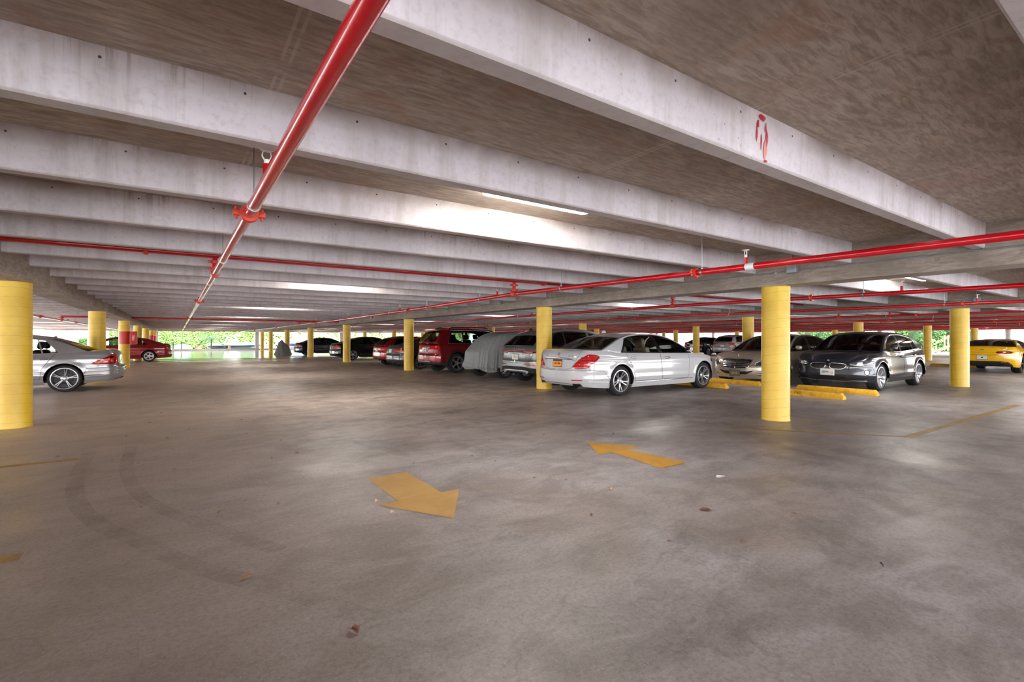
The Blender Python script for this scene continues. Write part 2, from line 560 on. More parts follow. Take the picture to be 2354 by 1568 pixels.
# ------------------------------------------------------------------ pillars
PR = 0.214
def pillar_mesh(mat):
    b = MB().lathe([(0.0, 0.0), (PR + 0.004, 0.0), (PR, 0.02), (PR, GIRDER_Z - 0.012), (PR + 0.006, GIRDER_Z - 0.006), (PR + 0.006, GIRDER_Z), (0.0, GIRDER_Z)], 48)
    return b.mesh('pillar', [mat], True, 40)
PM, PMB = pillar_mesh(M_PILLAR), pillar_mesh(M_PILLAR_BAND)
ORD = ['nearest', 'second', 'third', 'fourth', 'fifth', 'sixth', 'seventh', 'eighth', 'ninth']
PL = {
    (8.3, 4.24): 'large round yellow pillar in front of the pale beige sedan',
    (8.3, 10.52): 'round yellow pillar at the rear corner of the white sedan',
    (8.3, 20.0): 'round yellow pillar between the dark grey sedan and the red SUV',
    (8.3, 29.45): 'round yellow pillar standing before the side of the black sedan',
    (8.3, 39.0): 'round yellow pillar in front of the dark blue sedan',
    (8.3, 48.5): 'round yellow pillar with a grey covered bundle at its foot',
    (8.3, 58.0): 'thin looking yellow pillar, last but one of the right drive lane row',
    (8.3, 64.5): 'yellow pillar at the far end of the right drive lane row, beside the boat bow',
    (-2.08, 10.52): 'very large yellow pillar hiding the front of the silver sedan',
    (-2.08, 20.0): 'round yellow pillar behind the trunk of the silver sedan',
    (-2.08, 29.45): 'yellow pillar with a red band holding a red extinguisher box',
    (-2.08, 39.0): 'yellow pillar rising behind the roof of the dark red sedan, nearest of three',
    (-2.08, 48.5): 'yellow pillar behind the dark red sedan, middle of three',
    (-2.08, 58.0): 'far yellow pillar with a red band behind the trunk of the dark red sedan',
    (-2.08, 64.5): 'farthest yellow pillar with a red band in the left row',
    (18.5, 4.24): 'round yellow pillar between the dark grey crossover and the yellow coupe',
    (18.5, 10.52): 'yellow pillar rising behind the hood of the pale beige sedan',
    (28.8, 10.52): 'yellow pillar above the roof of the dark grey crossover',
    (39.2, 10.52): 'yellow pillar before the hedge, behind the tail of the dark grey crossover',
    (49.6, 10.52): 'yellow pillar above the left rear corner of the yellow coupe',
    (28.8, 20.0): 'yellow pillar in front of the far dark car beyond the white sedan hood',
    (18.5, 20.0): 'yellow pillar above the trunk of the white sedan',
}
for gx in GIRDERS[1:-1]:
    for ry in ROWS:
        if ry < 0:
            continue
        band = gx == -2.08 and ry in (29.45, 58.0, 64.5)
        o = bpy.data.objects.new('yellow_pillar', PMB if band else PM)
        COL.objects.link(o)
        o.location = (gx, ry, 0)
        lab = PL.get((gx, ry))
        if lab is None:
            row = {-2.08: 'left', 8.3: 'right', 18.5: 'second', 28.8: 'third', 39.2: 'fourth', 49.6: 'fifth'}[gx]
            lab = 'distant yellow pillar, %s along the %s row beyond the parked cars' % (ORD[ROWS.index(ry) - 1], row)
        props(o, lab, 'pillar', 'round yellow pillars', 'thing')
gm = MB().lathe([(0.0, 0), (0.2, 0), (0.2, GIRDER_Z), (0.0, GIRDER_Z)], 24).mesh('pillar', [M_GREYCONC])
for ry in ROWS:
    for gx, nm in ((GIRDERS[0], 'left'), (GIRDERS[-1], 'right')):
        o = bpy.data.objects.new('grey_pillar', gm)
        COL.objects.link(o)
        o.location = (gx, ry, 0)
        props(o, 'round grey edge pillar, %s along the open %s side' % (ORD[ROWS.index(ry)], nm), 'pillar', 'grey edge pillars', 'thing')
for gx, lab in ((8.15, 'square pale grey post at the far open edge beside the boats'), (-2.0, 'square pale grey post at the far open edge beyond the dark red sedan'), (18.4, 'square grey post at the far edge behind the dark cars')):
    o = MB().rbox((0, 0, (GIRDER_Z + 0.22) / 2), (0.42, 0.42, GIRDER_Z - 0.22), 0.02).build('edge_post', M_GREYCONC, loc=(gx, Y1 - 0.14, 0))
    props(o, lab, 'post')

# ------------------------------------------------------------------ sprinkler pipes, lamps, conduits
R_PIPE = 0.04
def ring_coupling(r=0.062, w=0.055):
    """grooved coupling around a pipe that runs along Y: collar with two bolted ears"""
    b = MB().lathe([(0.036, -w / 2), (r, -w / 2), (r + 0.006, -w / 4), (r + 0.006, w / 4), (r, w / 2), (0.036, w / 2)], 20, 'Y')
    for s in (-1, 1):
        b.rbox((s * (r + 0.022), 0, 0.0), (0.055, 0.042, 0.05), 0.012)
        b.tube([(s * (r + 0.026), 0, -0.045), (s * (r + 0.026), 0, 0.045)], 0.011, 8)
    return b.mesh('pipe_coupling', [M_COUPLING])
ME_COUPLING = ring_coupling()
def head_mesh():
    """upright sprinkler: red stub, white frame arms and toothed deflector plate"""
    b = MB()
    b.lathe([(0.0, -0.06), (0.022, -0.06), (0.022, 0.055), (0.018, 0.06), (0.0, 0.06)], 12)
    b.lathe([(0.0, 0.06), (0.016, 0.06), (0.016, 0.085), (0.0, 0.085)], 12, mi=1)
    for s in (-1, 1):
        b.tube([(s * 0.014, 0, 0.083), (s * 0.026, 0, 0.105), (s * 0.022, 0, 0.13), (s * 0.006, 0, 0.143)], 0.005, 6, 1)
    b.lathe([(0.0, 0.142), (0.03, 0.140), (0.044, 0.148), (0.044, 0.152), (0.0, 0.149)], 14, mi=1)
    return b.mesh('sprinkler_head', [M_RED, M_WHITEPAINT])
ME_HEAD = head_mesh()
def rod_mesh(h):
    b = MB().tube([(0, 0, 0.04), (0, 0, h)], 0.006, 8)
    b.lathe([(0.042, -0.012), (0.046, -0.012), (0.046, 0.012), (0.042, 0.012)], 16, 'Y', closed=True)
    b.rbox((0, 0, 0.05), (0.03, 0.022, 0.025), 0.005)
    b.lathe([(0.0, h - 0.012), (0.03, h - 0.012), (0.03, h), (0.0, h)], 12)
    return b.mesh('hanger_rod', [M_STEEL])
def child(name, me, parent, loc, rotz=0.0, kind=None):
    o = bpy.data.objects.new(name, me)
    COL.objects.link(o)
    o.parent = parent
    o.location = loc
    o.rotation_euler = (0, 0, rotz)
    return o

def pipe_y(x, pts, label, heads=None, couplings=(), rods=None, band=None):
    """pipe along Y; pts = (y, z) polyline"""
    root = thing('sprinkler_pipe', label, 'pipe', (x, 0, 0), group='red sprinkler pipes')
    b = MB().tube([(0, y, z) for y, z in pts], R_PIPE, 20)
    b.build('pipe', M_RED, root)
    ys, zs = [p[0] for p in pts], [p[1] for p in pts]
    zat = lambda y: float(np.interp(y, ys, zs))
    for y in couplings:
        child('pipe_coupling', ME_COUPLING, root, (0, y, zat(y)))
    for y in heads or ():
        child('sprinkler_head', ME_HEAD, root, (0, y, zat(y) + 0.06))
    cache = {}
    for y in rods or ():
        h = round(SLAB_Z - zat(y), 2)
        if h not in cache:
            cache[h] = rod_mesh(SLAB_Z - zat(y))
        child('hanger_rod', cache[h], root, (0, y, zat(y)))
    if band:
        bb = MB().lathe([(R_PIPE, -0.055), (R_PIPE + 0.0025, -0.055), (R_PIPE + 0.0025, 0.055), (R_PIPE, 0.055)], 20, 'Y')
        o = bb.build('identification_band', M_WHITEPAINT, root)
        o.location = (0, band, zat(band))
    return root
def pipe_x(y, x0, x1, label, risers, couplings=(), zc=2.585):
    """cross main along X between the beams, with a riser tee down to each branch pipe; risers = (x, z of branch)"""
    root = thing('sprinkler_main', label, 'pipe', (0, y, zc), group='red sprinkler cross mains')
    MB().tube([(x0, 0, 0), (x1, 0, 0)], R_PIPE, 20).build('pipe', M_RED, root)
    for x in couplings:
        child('pipe_coupling', ME_COUPLING, root, (x, 0, 0), PI / 2)
    for x, z in risers:
        d = z - zc
        b = MB().tube([(x, 0, 0), (x, 0, d)], 0.034, 16)
        r = b.build('riser', M_RED, root)
        for f in (0.36, 0.72):
            cm = MB().lathe([(0.03, -0.02), (0.056, -0.02), (0.056, 0.02), (0.03, 0.02)], 16, c=(x, 0, d * f))
            for s in (-1, 1):
                cm.rbox((x + s * 0.066, 0, d * f), (0.048, 0.05, 0.035), 0.01)
            cm.build('riser_coupling', M_COUPLING, r)
        MB().lathe([(0.034, -0.07), (0.054, -0.07), (0.056, 0.0), (0.054, 0.07), (0.034, 0.07)], 18, 'Y', c=(x, 0, d)).build('tee_fitting', M_COUPLING, r)
    return root

HEADS = [3.34 + 5.7 * k for k in range(11)]
RODS = [3.95 + 2.92 * k for k in range(21)]
ZL = [(-6.8, 2.315), (8.39, 2.315), (30, 2.312), (62, 2.30)]
ZR = [(-6.8, 2.215), (0.9, 2.225), (4.1, 2.255), (8.39, 2.30), (14.3, 2.235), (22, 2.19), (40, 2.2), (62, 2.2)]
pipe_y(0.455, ZL, 'thick red sprinkler pipe crossing overhead from the top edge down the drive lane', HEADS, (4.23, 14.6, 26, 38, 50), RODS)
pipe_y(5.82, ZR, 'bright red sprinkler pipe running along the near girder above the large pillar', HEADS, (4.05, 14.0, 26, 38, 50), RODS, 3.28)
pipe_y(11.05, [(-6.8, 2.2), (1.0, 2.20), (8.39, 2.25), (62, 2.2)], 'red sprinkler pipe beyond the first girder, above the beige sedan', HEADS[::2], (4.9, 14.0, 26), RODS[::2], 0.9)
pipe_y(16.0, [(-6.8, 2.2), (8.39, 2.24), (62, 2.18)], 'red sprinkler pipe just before the second girder, above the dark grey crossover', HEADS[::2], (3.6, 14.0, 26), RODS[::2], 2.2)
far = [(21.2, 'red sprinkler pipe just past the second girder'), (26.3, 'red sprinkler pipe just before the third girder'), (31.5, 'red sprinkler pipe just past the third girder'),
       (36.6, 'red sprinkler pipe just before the fourth girder'), (42.0, 'red sprinkler pipe just past the fourth girder'), (47.0, 'red sprinkler pipe just before the fifth girder'),
       (52.3, 'red sprinkler pipe just past the fifth girder'), (57.4, 'red sprinkler pipe nearest the open right side')]
for x, lab in far:
    pipe_y(x, [(-4, 2.2), (62, 2.2)], lab, (), (6, 18), RODS[1::3])
pipe_y(-4.4, [(6, 2.25), (62, 2.22)], 'pale red sprinkler pipe past the left girder above the silver sedan', HEADS[1::2], (14, 26, 34, 44), RODS[1::2])
pipe_y(-9.9, [(6, 2.25), (62, 2.22)], 'red sprinkler pipe nearest the open left side', (), (14, 26, 34, 44), RODS[1::2])
pipe_x(8.39, -1.83, 8.05, 'red sprinkler main crossing the near bay between the beams', [(0.455, 2.315), (5.82, 2.30)], (-0.36, 6.6))
pipe_x(8.39, 8.55, 18.25, 'red sprinkler main crossing the second bay behind the near girder', [(11.05, 2.25), (16.0, 2.24)])
pipe_x(8.39, 18.75, 28.55, 'red sprinkler main crossing the third bay', [(21.2, 2.2), (26.3, 2.2)])
pipe_x(30.2, -4.4, -2.33, 'short red sprinkler main between the left girder and its branch', [(-4.4, 2.235)], zc=2.40)
pipe_x(30.2, -1.83, 8.05, 'far sprinkler main crossing the drive lane as a thin bright line', [(0.455, 2.31), (5.82, 2.2)], zc=2.40)

def lamp_meshes():
    h = MB().rbox((0, 0, -0.02), (1.30, 0.19, 0.04), 0.008)
    d = MB()
    n = 9
    prof = [(0.098 * math.cos(PI * k / (n - 1)), -0.04 - 0.042 * math.sin(PI * k / (n - 1)) ** 0.7) for k in range(n)]
    o = []
    for x, s in ((-0.635, 0.35), (-0.615, 0.85), (-0.59, 1.0), (0.59, 1.0), (0.615, 0.85), (0.635, 0.35)):
        o.append([(x, y * (0.6 + 0.4 * s), -0.04 + (z + 0.04) * s) for y, z in prof])
    vs = [p for r in o for p in r]
    fs = []
    for i in range(len(o) - 1):
        for k in range(n - 1):
            a = i * n + k
            fs.append((a, a + n, a + n + 1, a + 1))
    fs.append(tuple(range(n))); fs.append(tuple(reversed(range((len(o) - 1) * n, len(o) * n))))
    d.add(vs, fs)
    return h.mesh('lamp_housing', [M_WHITEPAINT]), d.mesh('lamp_diffuser', [M_LAMP])
ME_LH, ME_LD = lamp_meshes()
LAMP_Y = [-4.72, 3.78] + [3.78 + 1.417 * k for k in (5, 11, 17, 22, 28, 34, 39, 44)]
lane_name = {1: 'drive lane', 2: 'second bay', 3: 'third bay', 4: 'fourth bay', 5: 'fifth bay', 6: 'last right bay', 0: 'left bay'}
def lamp(x, y, label):
    t = thing('ceiling_light', label, 'ceiling light', (x, y, SLAB_Z), group='strip lights between the beams')
    child('housing', ME_LH, t, (0, 0, 0))
    child('diffuser', ME_LD, t, (0, 0, 0))
for bi in range(len(GIRDERS) - 1):
    for k, y in enumerate(LAMP_Y):
        for j, off in enumerate((5.03, )):
            x = GIRDERS[bi] + off
            lab = 'lit strip light fixed under the slab, %s along the %s' % ((ORD + ['last'])[k], lane_name[bi])
            if bi == 1 and k == 1: lab = 'large glowing strip light hanging between the near beams of the drive lane'
            if bi == 2 and k == 1: lab = 'small glowing strip light beyond the near girder, above the grey crossover'
            lamp(x, y, lab)

# conduits and junction boxes on the girder faces
def conduit(x, side, label, ybox):
    t = thing('electrical_conduit', label, 'conduit', (x, 0, 0), group='grey conduits along the girders')
    MB().tube([(0, -6.8, 2.435), (0, 62, 2.435)], 0.011, 8).build('conduit_tube', M_CONDUIT, t)
    b = MB()
    for k in range(22):
        b.rbox((0.0, -4.6 + 2.9 * k, 2.435), (0.02, 0.03, 0.05), 0.005)
    b.build('clip', M_STEEL, t)
    for y in ybox:
        j = MB().rbox((-0.045, y, 2.455), (0.09, 0.15, 0.12), 0.008).build('junction_box', M_CONDUIT, t)
        MB().tube([(-0.04, y + 0.02, 2.515), (-0.04, y + 0.02, 2.66), (-0.05, y + 0.02, 2.70), (-0.08, y + 0.02, 2.725)], 0.012, 8).build('drop_tube', M_CONDUIT, j)
conduit(8.036, 1, 'thin grey conduit with junction boxes on the face of the near girder', (3.82, 12.3, 24))
conduit(18.236, 1, 'thin grey conduit with a junction box on the face of the second girder', (3.8, 12.3))

o = MB().tube([(0, 0, 0), (0, 0, 2.2)], .11, 16).build('drain_pipe', simple('dark_grey_pipe', rgb(84, 86, 90), 0.5), None, loc=(18.14, 29.2, 0))
props(o, 'grey upright drain pipe beside a yellow pillar above the covered car', 'drain pipe', None, 'thing')

# ------------------------------------------------------------------ car builder
# A car is described by its outline in plan, its top line and its window line; every panel, lamp and pane is
# cut from the resulting surfaces along closed outlines, so neighbouring parts meet exactly.
CAR_SCALE = 1.03
M_TYRE = simple('tyre_rubber', rgb(34, 34, 36), 0.75, noise=0.2, nscale=12)
M_BLACKTRIM = simple('black_trim', rgb(16, 16, 18), 0.35)
M_MATTE = simple('matte_black_plastic', rgb(30, 30, 32), 0.7)
M_UNDER = simple('underbody', rgb(12, 12, 12), 0.9)
M_CHROME = simple('chrome', rgb(226, 228, 232), 0.08, 1.0)
M_ALLOY = simple('alloy_rim', rgb(178, 178, 184), 0.30, 0.8, noise=0.05)
M_DARKRIM = simple('dark_rim', rgb(44, 44, 48), 0.4, 0.6)
M_GAP = simple('panel_gap', rgb(10, 10, 10), 0.9)
M_GRILLE = simple('grille_black', rgb(9, 9, 10), 0.4)
M_LEATHER_D = simple('dark_seat', rgb(34, 32, 32), 0.6)
M_LEATHER_L = simple('beige_seat', rgb(196, 180, 154), 0.6)
M_TAIL = simple('red_lens', rgb(206, 12, 18), 0.12, coat=1.0, noise=0.35, nscale=24)
M_TAILD = simple('dark_red_lens', rgb(112, 8, 14), 0.12, coat=1.0, noise=0.25, nscale=24)
M_TAILW = simple('clear_red_lens', rgb(238, 150, 140), 0.15, coat=1.0, noise=0.2, nscale=24)
M_HEAD = simple('headlamp_lens', rgb(112, 116, 122), 0.06, 0.6, coat=1.0, noise=0.5, nscale=26)
M_LENS = simple('clear_lens', rgb(226, 228, 232), 0.05, 0.7, coat=1.0)
M_GLASS_CLEAR = glass('window_glass_clear', (0.84, 0.88, 0.86))
M_GLASS_TINT = glass('window_glass_tinted', (0.30, 0.35, 0.34))
M_GLASS_DARK = glass('window_glass_dark', (0.035, 0.045, 0.045))

def paint(name, color, metal=0.0, rough=0.30):
    if name in MATS:
        return MATS[name]
    t = NT(name)
    f = t.noise(t.coord(), 160, 2)
    c = color
    d = tuple(x * 0.94 for x in c[:3]) + (1,)
    t.put(t.b.inputs['Base Color'], t.ramp(f, [(0.35, d), (0.65, c)]))
    t.set(Metallic=metal, Roughness=rough)
    t.b.inputs['Coat Weight'].default_value = 1.0
    t.b.inputs['Coat Roughness'].default_value = 0.03
    MATS[name] = t.m
    return t.m

def pchip(pts):
    xs = np.array([p[0] for p in pts], float); ys = np.array([p[1] for p in pts], float)
    if len(xs) == 1:
        return lambda q: np.full_like(np.asarray(q, float), ys[0])
    h = np.diff(xs); dl = np.diff(ys) / h
    m = np.zeros(len(xs))
    m[0], m[-1] = dl[0], dl[-1]
    for i in range(1, len(xs) - 1):
        if dl[i - 1] * dl[i] > 0:
            w1, w2 = 2 * h[i] + h[i - 1], h[i] + 2 * h[i - 1]
            m[i] = (w1 + w2) / (w1 / dl[i - 1] + w2 / dl[i])
    def f(q):
        q = np.clip(np.asarray(q, float), xs[0], xs[-1])
        i = np.clip(np.searchsorted(xs, q, side='right') - 1, 0, len(xs) - 2)
        t = (q - xs[i]) / h[i]
        return ((2 * t**3 - 3 * t**2 + 1) * ys[i] + (t**3 - 2 * t**2 + t) * h[i] * m[i]
                + (-2 * t**3 + 3 * t**2) * ys[i + 1] + (t**3 - t**2) * h[i] * m[i + 1])
    return f

def inside(poly, q):
    """points q (n,2) inside polygon"""
    px, py = poly[:, 0], poly[:, 1]
    r = np.zeros(len(q), bool)
    j = len(poly) - 1
    for i in range(len(poly)):
        c = (py[i] > q[:, 1]) != (py[j] > q[:, 1])
        with np.errstate(divide='ignore', invalid='ignore'):
            x = (px[j] - px[i]) * (q[:, 1] - py[i]) / (py[j] - py[i]) + px[i]
        r ^= c & (q[:, 0] < x)
        j = i
    return r

def resample(pts, step, closed):
    out = []
    n = len(pts)
    for i in range(n if closed else n - 1):
        a, b = np.array(pts[i], float), np.array(pts[(i + 1) % n], float)
        k = max(1, int(np.hypot(*(b - a)) / step))
        out += [tuple(a + (b - a) * t / k) for t in range(k)]
    if not closed:
        out.append(tuple(pts[-1]))
    return out

def smooth_poly(pts, it=2, closed=True):
    """Chaikin rounding"""
    for _ in range(it):
        q = []
        n = len(pts)
        rng = range(n if closed else n - 1)
        for i in rng:
            a, b = pts[i], pts[(i + 1) % n]
            q.append((a[0] * .78 + b[0] * .22, a[1] * .78 + b[1] * .22))
            q.append((a[0] * .22 + b[0] * .78, a[1] * .22 + b[1] * .78))
        if not closed:
            q = [pts[0]] + q + [pts[-1]]
        pts = q
    return pts

class Part:
    def __init__(self):
        self.v, self.n, self.f, self.m, self.mats = [], [], [], [], []
    def mat(self, m):
        if m not in self.mats:
            self.mats.append(m)
        return self.mats.index(m)
    def add(self, v, n, f, m):
        o = len(self.v)
        k = self.mat(m)
        self.v += [tuple(p) for p in v]; self.n += [tuple(p) for p in n]
        self.f += [tuple(i + o for i in t) for t in f]; self.m += [k] * len(f)

class Car:
    def __init__(self, s):
        self.s = s
        L, W = s['L'], s['W']
        self.L, self.Wh = L, W / 2
        cr, cf, nr, nf = s.get('cr', .5), s.get('cf', .85), s.get('nr', 3.0), s.get('nf', 2.5)
        P = []
        for k in range(81):
            t = PI / 2 * k / 80
            P.append((cr - cr * max(math.cos(t), 0) ** (2 / nr), self.Wh * math.sin(t) ** (2 / nr)))
        for k in range(1, 60):
            u = k / 60
            P.append((cr + (L - cf - cr) * u, self.Wh + 0.006 * math.sin(PI * u)))
        for k in range(81):
            t = PI / 2 * (1 - k / 80)
            P.append((L - cf + cf * max(math.cos(t), 0) ** (2 / nf), self.Wh * math.sin(t) ** (2 / nf)))
        P = np.array(P)
        self.PX, self.PY = P[:, 0], P[:, 1]
        seg = np.hypot(np.diff(self.PX), np.diff(self.PY))
        self.S = np.concatenate([[0], np.cumsum(seg)])
        self.A = self.S[-1]
        # outward normals of the plan line, lightly smoothed
        tx, ty = np.gradient(self.PX, self.S + np.arange(len(self.S)) * 1e-9), np.gradient(self.PY, self.S + np.arange(len(self.S)) * 1e-9)
        l = np.hypot(tx, ty) + 1e-12
        self.NX, self.NY = -ty / l, tx / l
        self.zt = pchip(s['top'])
        self.zb = pchip(s.get('bottom', [(0, .26), (.5, .22), (1.0, .19), (L - 1.0, .18), (L - .4, .18), (L, .2)]))
        self.si = pchip(s.get('side_in', [(0.1, .09), (.2, .05), (.3, .02), (.45, .004), (.6, 0), (.75, .01), (.9, .03), (1.1, .06), (1.3, .1)]))
        self.ri = pchip(s['rear_in']); self.fi = pchip(s['front_in'])
        self.sh = s.get('shoulder', (.035, .12)); self.eg = s.get('edge', (.06, .12))
        R, self.R = s['R'], s['R']
        self.ax = (s['rear_axle'], s['rear_axle'] + s['wb'])
        self.Ra = s.get('Ra', R + .045)
        self.flare = s.get('flare', .012)
        self.arc = pchip(s['arc'])
        self.arc_x0, self.arc_x1 = s['arc'][0][0], s['arc'][-1][0]
        self.rail_top = max(p[1] for p in s['arc'])
        self.tumble = s.get('tumble', .26)
        # arc length along the window rail for the roof domain
        X = np.linspace(self.arc_x0, self.arc_x1, 300)
        Z = self.arc(X)
        self.TX = X
        self.T = np.concatenate([[0], np.cumsum(np.hypot(np.diff(X), np.diff(Z)))])
        self.parts = {}
        self.low_regions, self.side_regions, self.top_regions = [], [], []
        self.strips = []
    # -- surfaces
    def low(self, a, z):
        a = np.clip(a, 0, self.A)
        x = np.interp(a, self.S, self.PX); y = np.interp(a, self.S, self.PY)
        nx = np.interp(a, self.S, self.NX); ny = np.interp(a, self.S, self.NY)
        d = np.maximum(self.zt(x) - z, 0)
        e = np.where(nx < 0, self.ri(z), self.fi(z)) + self.eg[0] * np.clip(1 - d / self.eg[1], 0, 1) ** 2
        s = self.si(z) + self.sh[0] * np.clip(1 - d / self.sh[1], 0, 1) ** 2
        fl = 0
        for ax in self.ax:
            r = np.hypot(x - ax, z - self.R) - self.Ra
            fl = fl + self.flare * np.exp(-(np.maximum(r, 0) / .07) ** 2) * (z > self.R * .6)
        cb = self.s.get('crease')
        if cb:
            for zc, w, amp in cb:
                s = s - amp * np.exp(-((z - zc) / w) ** 2)
        return np.stack([x - nx * e * np.abs(nx), np.maximum(y - ny * (s - fl) , 0 * y), z], -1)
    def edge_y(self, x):
        a = np.interp(x, self.PX, self.S)
        return self.low(a, self.zt(np.interp(a, self.S, self.PX)))[..., 1]
    def side(self, x, z):
        zb = self.zt(x)
        f = np.clip((z - zb) / (self.rail_top - zb + 1e-6), 0, 1.2)
        y = self.edge_y(x) - self.tumble * (.55 * f + .45 * f * f)
        return np.stack([x, y, z], -1)
    def top(self, t, v):
        """t = distance along the rail from the rear, v = 0 centre .. 1 rail"""
        x = np.interp(t, self.T, self.TX); z = self.arc(x)
        y = self.side(x, z)[..., 1]
        u = t / self.T[-1]
        bow = self.s.get('bow_f', .22) * np.clip((u - .55) / .45, 0, 1) ** 1.5 - self.s.get('bow_r', .16) * np.clip((.45 - u) / .45, 0, 1) ** 1.5
        cr = self.s.get('crown', .05) * (.35 + .65 * np.sin(PI * np.clip(u, 0, 1)) ** .7)
        k = 1 - v ** 2.2
        return np.stack([x + bow * k, y * v, z + cr * k], -1)
    def deck(self, a, v):
        e = self.low(a, self.zt(np.interp(a, self.S, self.PX)))
        y = e[..., 1]
        cr = self.s.get('deck_crown', .035) * np.clip(y / self.Wh, 0, 1) ** 1.3
        k = 1 - np.abs(v) ** 2.5
        return np.stack([e[..., 0], y * v, e[..., 2] + cr * k], -1)
    # -- outline helpers: 's' = (x, z) on the side, 'r' / 'f' = (y, z) on the rear / front
    def a_of(self, kind, q):
        if kind == 's':
            return float(np.interp(q, self.PX, self.S))
        if q < 0:
            return -.06 if kind == 'r' else self.A + .06
        if kind == 'r':
            i = np.searchsorted(self.PX, self.s.get('cr', .5))
            return float(np.interp(q, self.PY[:i], self.S[:i]))
        i = np.searchsorted(self.PX, self.L - self.s.get('cf', .85))
        return float(np.interp(q, self.PY[i:][::-1], self.S[i:][::-1]))
    def az(self, pts):
        return [(self.a_of(k, q), z) for k, q, z in pts]
    def reg(self, name, mat, pts, single=False, gap=0.0, rnd=0, sub=None):
        p = self.az(pts) if len(pts[0]) == 3 else list(pts)
        if rnd:
            p = smooth_poly(p, rnd)
        self.low_regions.append((name, mat, resample(p, .05, True), single, gap))
    def strip(self, name, mat, pts, w, single=False, off=.004, closed=False, rnd=0, dom='low'):
        p = self.az(pts) if dom == 'low' else list(pts)
        if rnd:
            p = smooth_poly(p, rnd, closed)
        self.strips.append((name, mat, p, w, single, off, closed, dom))
    def circ(self, kind, q, z, r, n=20):
        a = self.a_of(kind, q)
        return [(a + r * math.cos(t), z + r * math.sin(t)) for t in np.linspace(0, 2 * PI, n, endpoint=False)]
    def win(self, name, mat, b0, t0, b1, t1, mb=.02, mt=.03, gap=0):
        """side window between slanted lines (b0,t0) at the rear and (b1,t1) at the front, x at belt / at rail"""
        N = 24
        pts = []
        for k in range(N + 1):
            x = b0 + (b1 - b0) * k / N
            pts.append((x, float(self.zt(x)) + mb))
        for k in range(N + 1):
            x = t1 + (t0 - t1) * k / N
            pts.append((x, float(self.arc(x)) - mt))
        q = []
        for x, z in pts:
            zlo = float(self.zt(x)) + mb
            q.append((x, max(z, zlo)))
        self.side_regions.append((name, mat, resample(q, .05, True), False, gap))
    def topreg(self, name, mat, x0, x1, v, single=True, taper=0.0):
        """pane across the roof surface between rail positions x0 and x1, out to fraction v"""
        t0, t1 = np.interp(x0, self.TX, self.T), np.interp(x1, self.TX, self.T)
        p = [(t0, -.2), (t1, -.2), (t1, (v - taper) * .7), (t0, v * .7)]
        self.top_regions.append((name, mat, resample(p, .06, True), single, 0))
    def part(self, name, side):
        return self.parts.setdefault((name, side), Part())
    def emit(self, dom_map, pts, tris, name, mat, single, sgn_ref):
        """append triangles to both halves"""
        if not len(tris):
            return
        used = np.unique(tris)
        inv = -np.ones(len(pts), int); inv[used] = np.arange(len(used))
        q = pts[used]; T = inv[tris]
        e = 1e-3
        P = dom_map(q[:, 0], q[:, 1])
        du = dom_map(q[:, 0] + e, q[:, 1]) - dom_map(q[:, 0] - e, q[:, 1])
        dv = dom_map(q[:, 0], q[:, 1] + e) - dom_map(q[:, 0], q[:, 1] - e)
        N = np.cross(du, dv)
        N /= np.linalg.norm(N, axis=1, keepdims=True) + 1e-12
        ref = sgn_ref(P)
        N[np.sum(N * ref, 1) < 0] *= -1
        fn = np.cross(P[T[:, 1]] - P[T[:, 0]], P[T[:, 2]] - P[T[:, 0]])
        fl = np.sum(fn * N[T[:, 0]], 1) < 0
        T = T.copy(); T[fl] = T[fl][:, ::-1]
        for sg in (1, -1):
            key = '' if single else ('L' if sg > 0 else 'R')
            p2, n2 = P.copy(), N.copy()
            p2[:, 1] *= sg; n2[:, 1] *= sg
            t2 = T if sg > 0 else T[:, ::-1]
            self.part(name, key).add(p2, n2, t2.tolist(), mat)
    def cut(self, outline, regions, dom_map, base, grid, sgn_ref, holes=()):
        o = np.array(outline)
        V = [tuple(p) for p in outline]
        E = [(i, (i + 1) % len(V)) for i in range(len(V))]
        loops = []
        for r in regions:
            k = len(V)
            V += r[2]
            E += [(k + i, k + (i + 1) % len(r[2])) for i in range(len(r[2]))]
            loops.append(np.array(r[2]))
        g = np.array(grid)
        g = g[inside(o, g)]
        V += [tuple(p) for p in g]
        res = geometry.delaunay_2d_cdt([Vector(p) for p in V], E, [], 0, 1e-5)
        pts = np.array([tuple(p) for p in res[0]])
        tri = []
        for f in res[2]:
            for k in range(1, len(f) - 1):
                tri.append((f[0], f[k], f[k + 1]))
        tri = np.array(tri)
        c = pts[tri].mean(1)
        keep = inside(o, c)
        tri, c = tri[keep], c[keep]
        lab = -np.ones(len(tri), int)
        for i, l in enumerate(loops):
            lab[inside(l, c)] = i
        names = [base] + list(regions)
        for i in range(-1, len(regions)):
            r = names[i + 1]
            if r[1] is None:
                continue
            self.emit(dom_map, pts, tri[lab == i], r[0], r[1], r[3], sgn_ref)
    def ribbon(self, name, mat, pts, w, single, off, closed, dom_map, sgn_ref, sides=(1, -1)):
        p = np.array(resample(pts, .03, closed))
        e = 1e-3
        P = dom_map(p[:, 0], p[:, 1])
        du = dom_map(p[:, 0] + e, p[:, 1]) - dom_map(p[:, 0] - e, p[:, 1])
        dv = dom_map(p[:, 0], p[:, 1] + e) - dom_map(p[:, 0], p[:, 1] - e)
        N = np.cross(du, dv); N /= np.linalg.norm(N, axis=1, keepdims=True) + 1e-12
        ref = sgn_ref(P); N[np.sum(N * ref, 1) < 0] *= -1
        T = np.roll(P, -1, 0) - np.roll(P, 1, 0)
        if not closed:
            T[0], T[-1] = P[1] - P[0], P[-1] - P[-2]
        T /= np.linalg.norm(T, axis=1, keepdims=True) + 1e-12
        B = np.cross(N, T)
        n = len(P)
